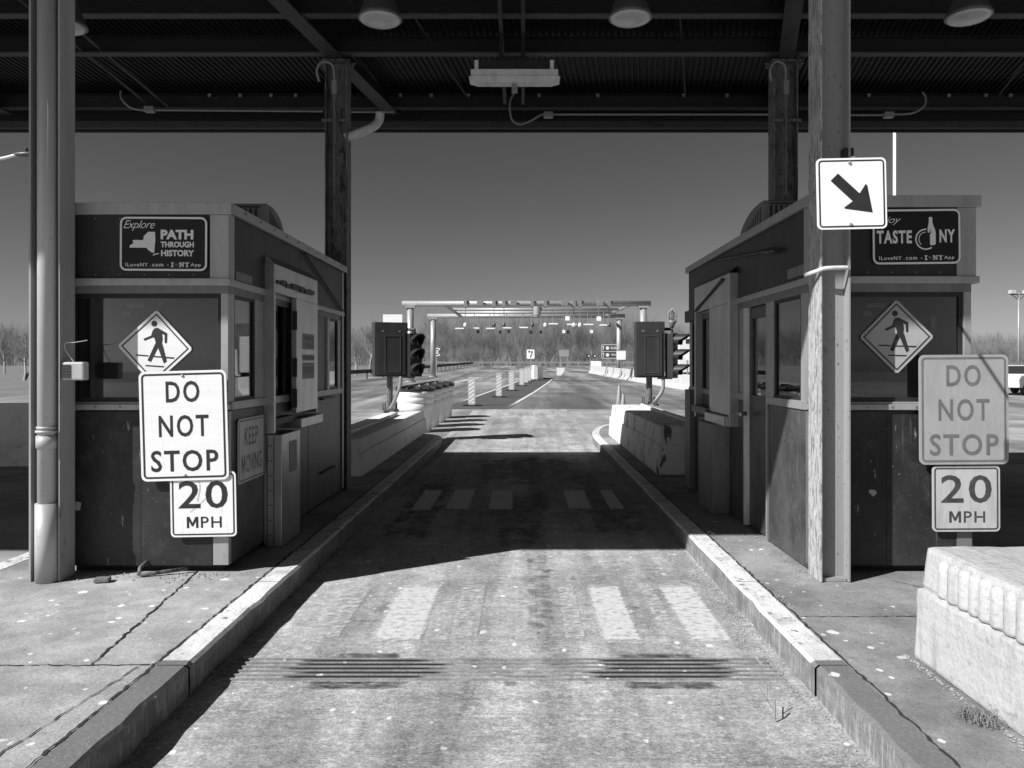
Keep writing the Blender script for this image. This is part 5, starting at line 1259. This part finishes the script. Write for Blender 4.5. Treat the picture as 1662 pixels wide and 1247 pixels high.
def np_mesh(name, V_, Fq, m):
    me = bpy.data.meshes.new(name); me.vertices.add(len(V_)); me.vertices.foreach_set('co', V_.astype(np.float32).ravel())
    me.loops.add(Fq.size); me.loops.foreach_set('vertex_index', Fq.astype(np.int32).ravel())
    me.polygons.add(len(Fq)); me.polygons.foreach_set('loop_start', np.arange(0, Fq.size, 4, dtype=np.int32))
    me.update(calc_edges=True); me.validate(); me.materials.append(m)
    o = bpy.data.objects.new(name, me); COL.objects.link(o); return o
rg = random.Random(11)
protos = [seg_mesh(tree_segments(rg, 1.0, rg.uniform(.4, .62), 4, .0095, 1 if i % 3 else 2, 3)) for i in range(9)]
def forest(name, spots, m, fat=1.0):
    Vs, Fs, o = [], [], 0
    for x, y, h, k in spots:
        V_, Fq = protos[k]; a = rg.uniform(0, 6.28); c, s = math.cos(a), math.sin(a); wd = h * rg.uniform(.8, 1.15) * fat
        hh = h / max(V_[:, 2].max(), .1)
        W = np.stack([(V_[:, 0] * c - V_[:, 1] * s) * wd + x, (V_[:, 0] * s + V_[:, 1] * c) * wd + y, V_[:, 2] * hh + gz(y) - .2], 1)
        Vs.append(W); Fs.append(Fq + o); o += len(V_)
    return np_mesh(name, np.concatenate(Vs), np.concatenate(Fs), m)
spots = []
for row, Yr in enumerate((168, 175, 182, 190, 199, 209, 220)):
    x = -150
    while x < 150:
        h = rg.uniform(6.6, 11.4) * (1 + .05 * row) * (1.10 if -24 < x < 30 else .88)
        if x > 75: h *= .8
        spots.append((x + rg.uniform(-1.2, 1.2), Yr + rg.uniform(-3, 3), h, rg.randrange(9))); x += rg.uniform(1.5, 2.9)
for i in range(620): spots.append((rg.uniform(-120, 110), rg.uniform(158, 168), rg.uniform(2.2, 5.5), rg.randrange(9)))
tag(forest('woodland', spots, M['bark'], 1.15), 'dense bare winter wood closing off the view', 'woodland', kind='stuff')
spots = [(rg.uniform(110, 330), rg.uniform(240, 300), rg.uniform(6, 9.5), rg.randrange(9)) for _ in range(230)]
tag(forest('woodland', spots, M['bark']), 'low distant tree line on the far right', 'woodland', kind='stuff')
def tree(x, Y, h, label, seed, stems=1, spread=.6):
    r2 = random.Random(seed); t = thing('bare_tree', (x, Y, gz(Y)), label, 'tree', 'bare trees near the road')
    sg = tree_segments(r2, h, spread, 4, h * .028, stems, 3)
    tk = [s for s in sg if s[2] > h * .009]; cr = [s for s in sg if s[2] <= h * .009]
    for nm, lst in (('trunk', tk), ('crown', cr)):
        if lst:
            o = np_mesh(nm, *seg_mesh(lst), M['bark']); o.parent = t
tree(px(578, 0, 75)[0], 75, 3.9, 'spreading bare tree with two leaning stems, left of the dark signal', 3, 2, .8)
tree(px(602, 0, 82)[0], 82, 6.5, 'bare tree right beside the left signal cabinet', 5)
tree(px(40, 0, 60)[0], 60, 4.4, 'bare bushy tree seen left of the pale column', 8, 2, .8)
tree(px(8, 0, 85)[0], 85, 4.8, 'slender bare tree at the left edge of the picture', 9)
tree(px(150, 0, 78)[0], 78, 6.5, 'bare tree glimpsed through the left booth window', 12)

# ------------------------------------------------------------------ small things on the pavement
tw = MB(); x, Y = px(1257, 0, 3.4)[0], 3.42
def TP(xp, yp, Yq): a, b = px(xp, yp, Yq); return (a, Yq, max(b, .012))
tw.tube([TP(1257, 1173, 3.36), (px(1257, 0, 3.36)[0] + .005, 3.37, .05), (px(1262, 0, 3.36)[0], 3.40, .085)], .004, 5); tw.tube([(px(1257, 0, 3.36)[0] + .003, 3.37, .045), (px(1243, 0, 3.36)[0], 3.41, .11), (px(1240, 0, 3.36)[0], 3.43, .13)], .003, 5)
tw.tube([(px(1248, 0, 3.36)[0], 3.39, .085), (px(1252, 0, 3.36)[0], 3.42, .14)], .0025, 5)
tag(tw.build('twig', M['bark']), 'forked dry twig lying in the lane near the right kerb', 'twig')
wd_ = MB(); r3 = random.Random(4)
for i in range(130):
    a = r3.uniform(0, 6.28); r_ = r3.uniform(0, .055); x0_, y0_ = 1.80 + r_ * math.cos(a), 3.06 + 1.3 * r_ * math.sin(a)
    L = r3.uniform(.03, .08); d = r3.uniform(0, 6.28)
    wd_.tube(curve([(x0_, y0_, .152), (x0_ + L * .5 * math.cos(d), y0_ + L * .5 * math.sin(d), .152 + r3.uniform(.01, .045)), (x0_ + L * math.cos(d), y0_ + L * math.sin(d), .155 + r3.uniform(0, .02))], 3), .0013, 3, False)
tag(wd_.build('weed_clump', M['weed']), 'dry weed clump at the foot of the fluted white block', 'weed')
jw = MB()
for i in range(70):
    yy = 4.2 + r3.random() * 2.4; x0_ = 1.535 + r3.gauss(0, .012); L = r3.uniform(.015, .05); d = r3.uniform(0, 6.28)
    if math.sin(yy * 7) < .3: continue
    jw.tube([(x0_, yy, .152), (x0_ + L * .4 * math.cos(d), yy + L * .4 * math.sin(d), .152 + L * .6), (x0_ + L * math.cos(d), yy + L * math.sin(d), .155 + L * .5)], .0016, 3, False)
tag(jw.build('weeds', M['weed']), 'thin dry weeds growing along the right kerb joint', 'weeds', kind='stuff')
pp = MB(); pp.tube([(-2.565, 5.27, .22), (-2.565, 5.16, .205), (-2.56, 5.13, .166), (-2.545, 5.13, .163), (-2.28, 5.235, .178)], .013, 10)
tag(pp.build('bent_pipe', M['post_dark'], smooth=True), 'short bent pipe sticking out under the left booth', 'pipe')
tag(MB().box(-2.78, -2.69, 4.98, 5.05, .152, .178).rot(R(12), (-2.73, 5.0)).build('stone_chip', M['curb'], bevel=.006), 'dark flat chip of stone beside the pale column foot', 'stone')
# grit along kerbs and booth feet: countless small pieces
gs = MB(); r4 = random.Random(21)
def grit(n, fx, fy, fz, s0, s1):
    for i in range(n):
        x, y, z = fx(), fy(), fz; s = r4.uniform(s0, s1); a = r4.uniform(0, 6.28)
        c, q = math.cos(a) * s, math.sin(a) * s
        gs.add([(x + c, y + q, z), (x - q, y + c, z), (x - c, y - q, z), (x + q, y - c, z), (x + c * .2, y, z + s * r4.uniform(.5, 1.0))], [(0, 1, 4), (1, 2, 4), (2, 3, 4), (3, 0, 4)])
grit(900, lambda: 1.37 - abs(r4.gauss(0, .09)), lambda: r4.uniform(2.2, 7.5), .002, .003, .010)
grit(300, lambda: -1.57 + abs(r4.gauss(0, .06)), lambda: r4.uniform(2.4, 8), .002, .003, .010)
grit(110, lambda: r4.uniform(-3.1, -1.9), lambda: 5.22 - abs(r4.gauss(0, .08)), .150, .003, .010)
grit(250, lambda: 1.93 - abs(r4.gauss(0, .05)), lambda: r4.uniform(5.1, 7.5), .150, .003, .009)
grit(250, lambda: 1.87 - abs(r4.gauss(0, .02)), lambda: r4.uniform(2.4, 3.75), .150, .003, .009)
tag(gs.build('grit', M['stone']), 'loose grit and crumbs along the kerbs', 'grit', kind='stuff')
print("objects", len(COL.objects))
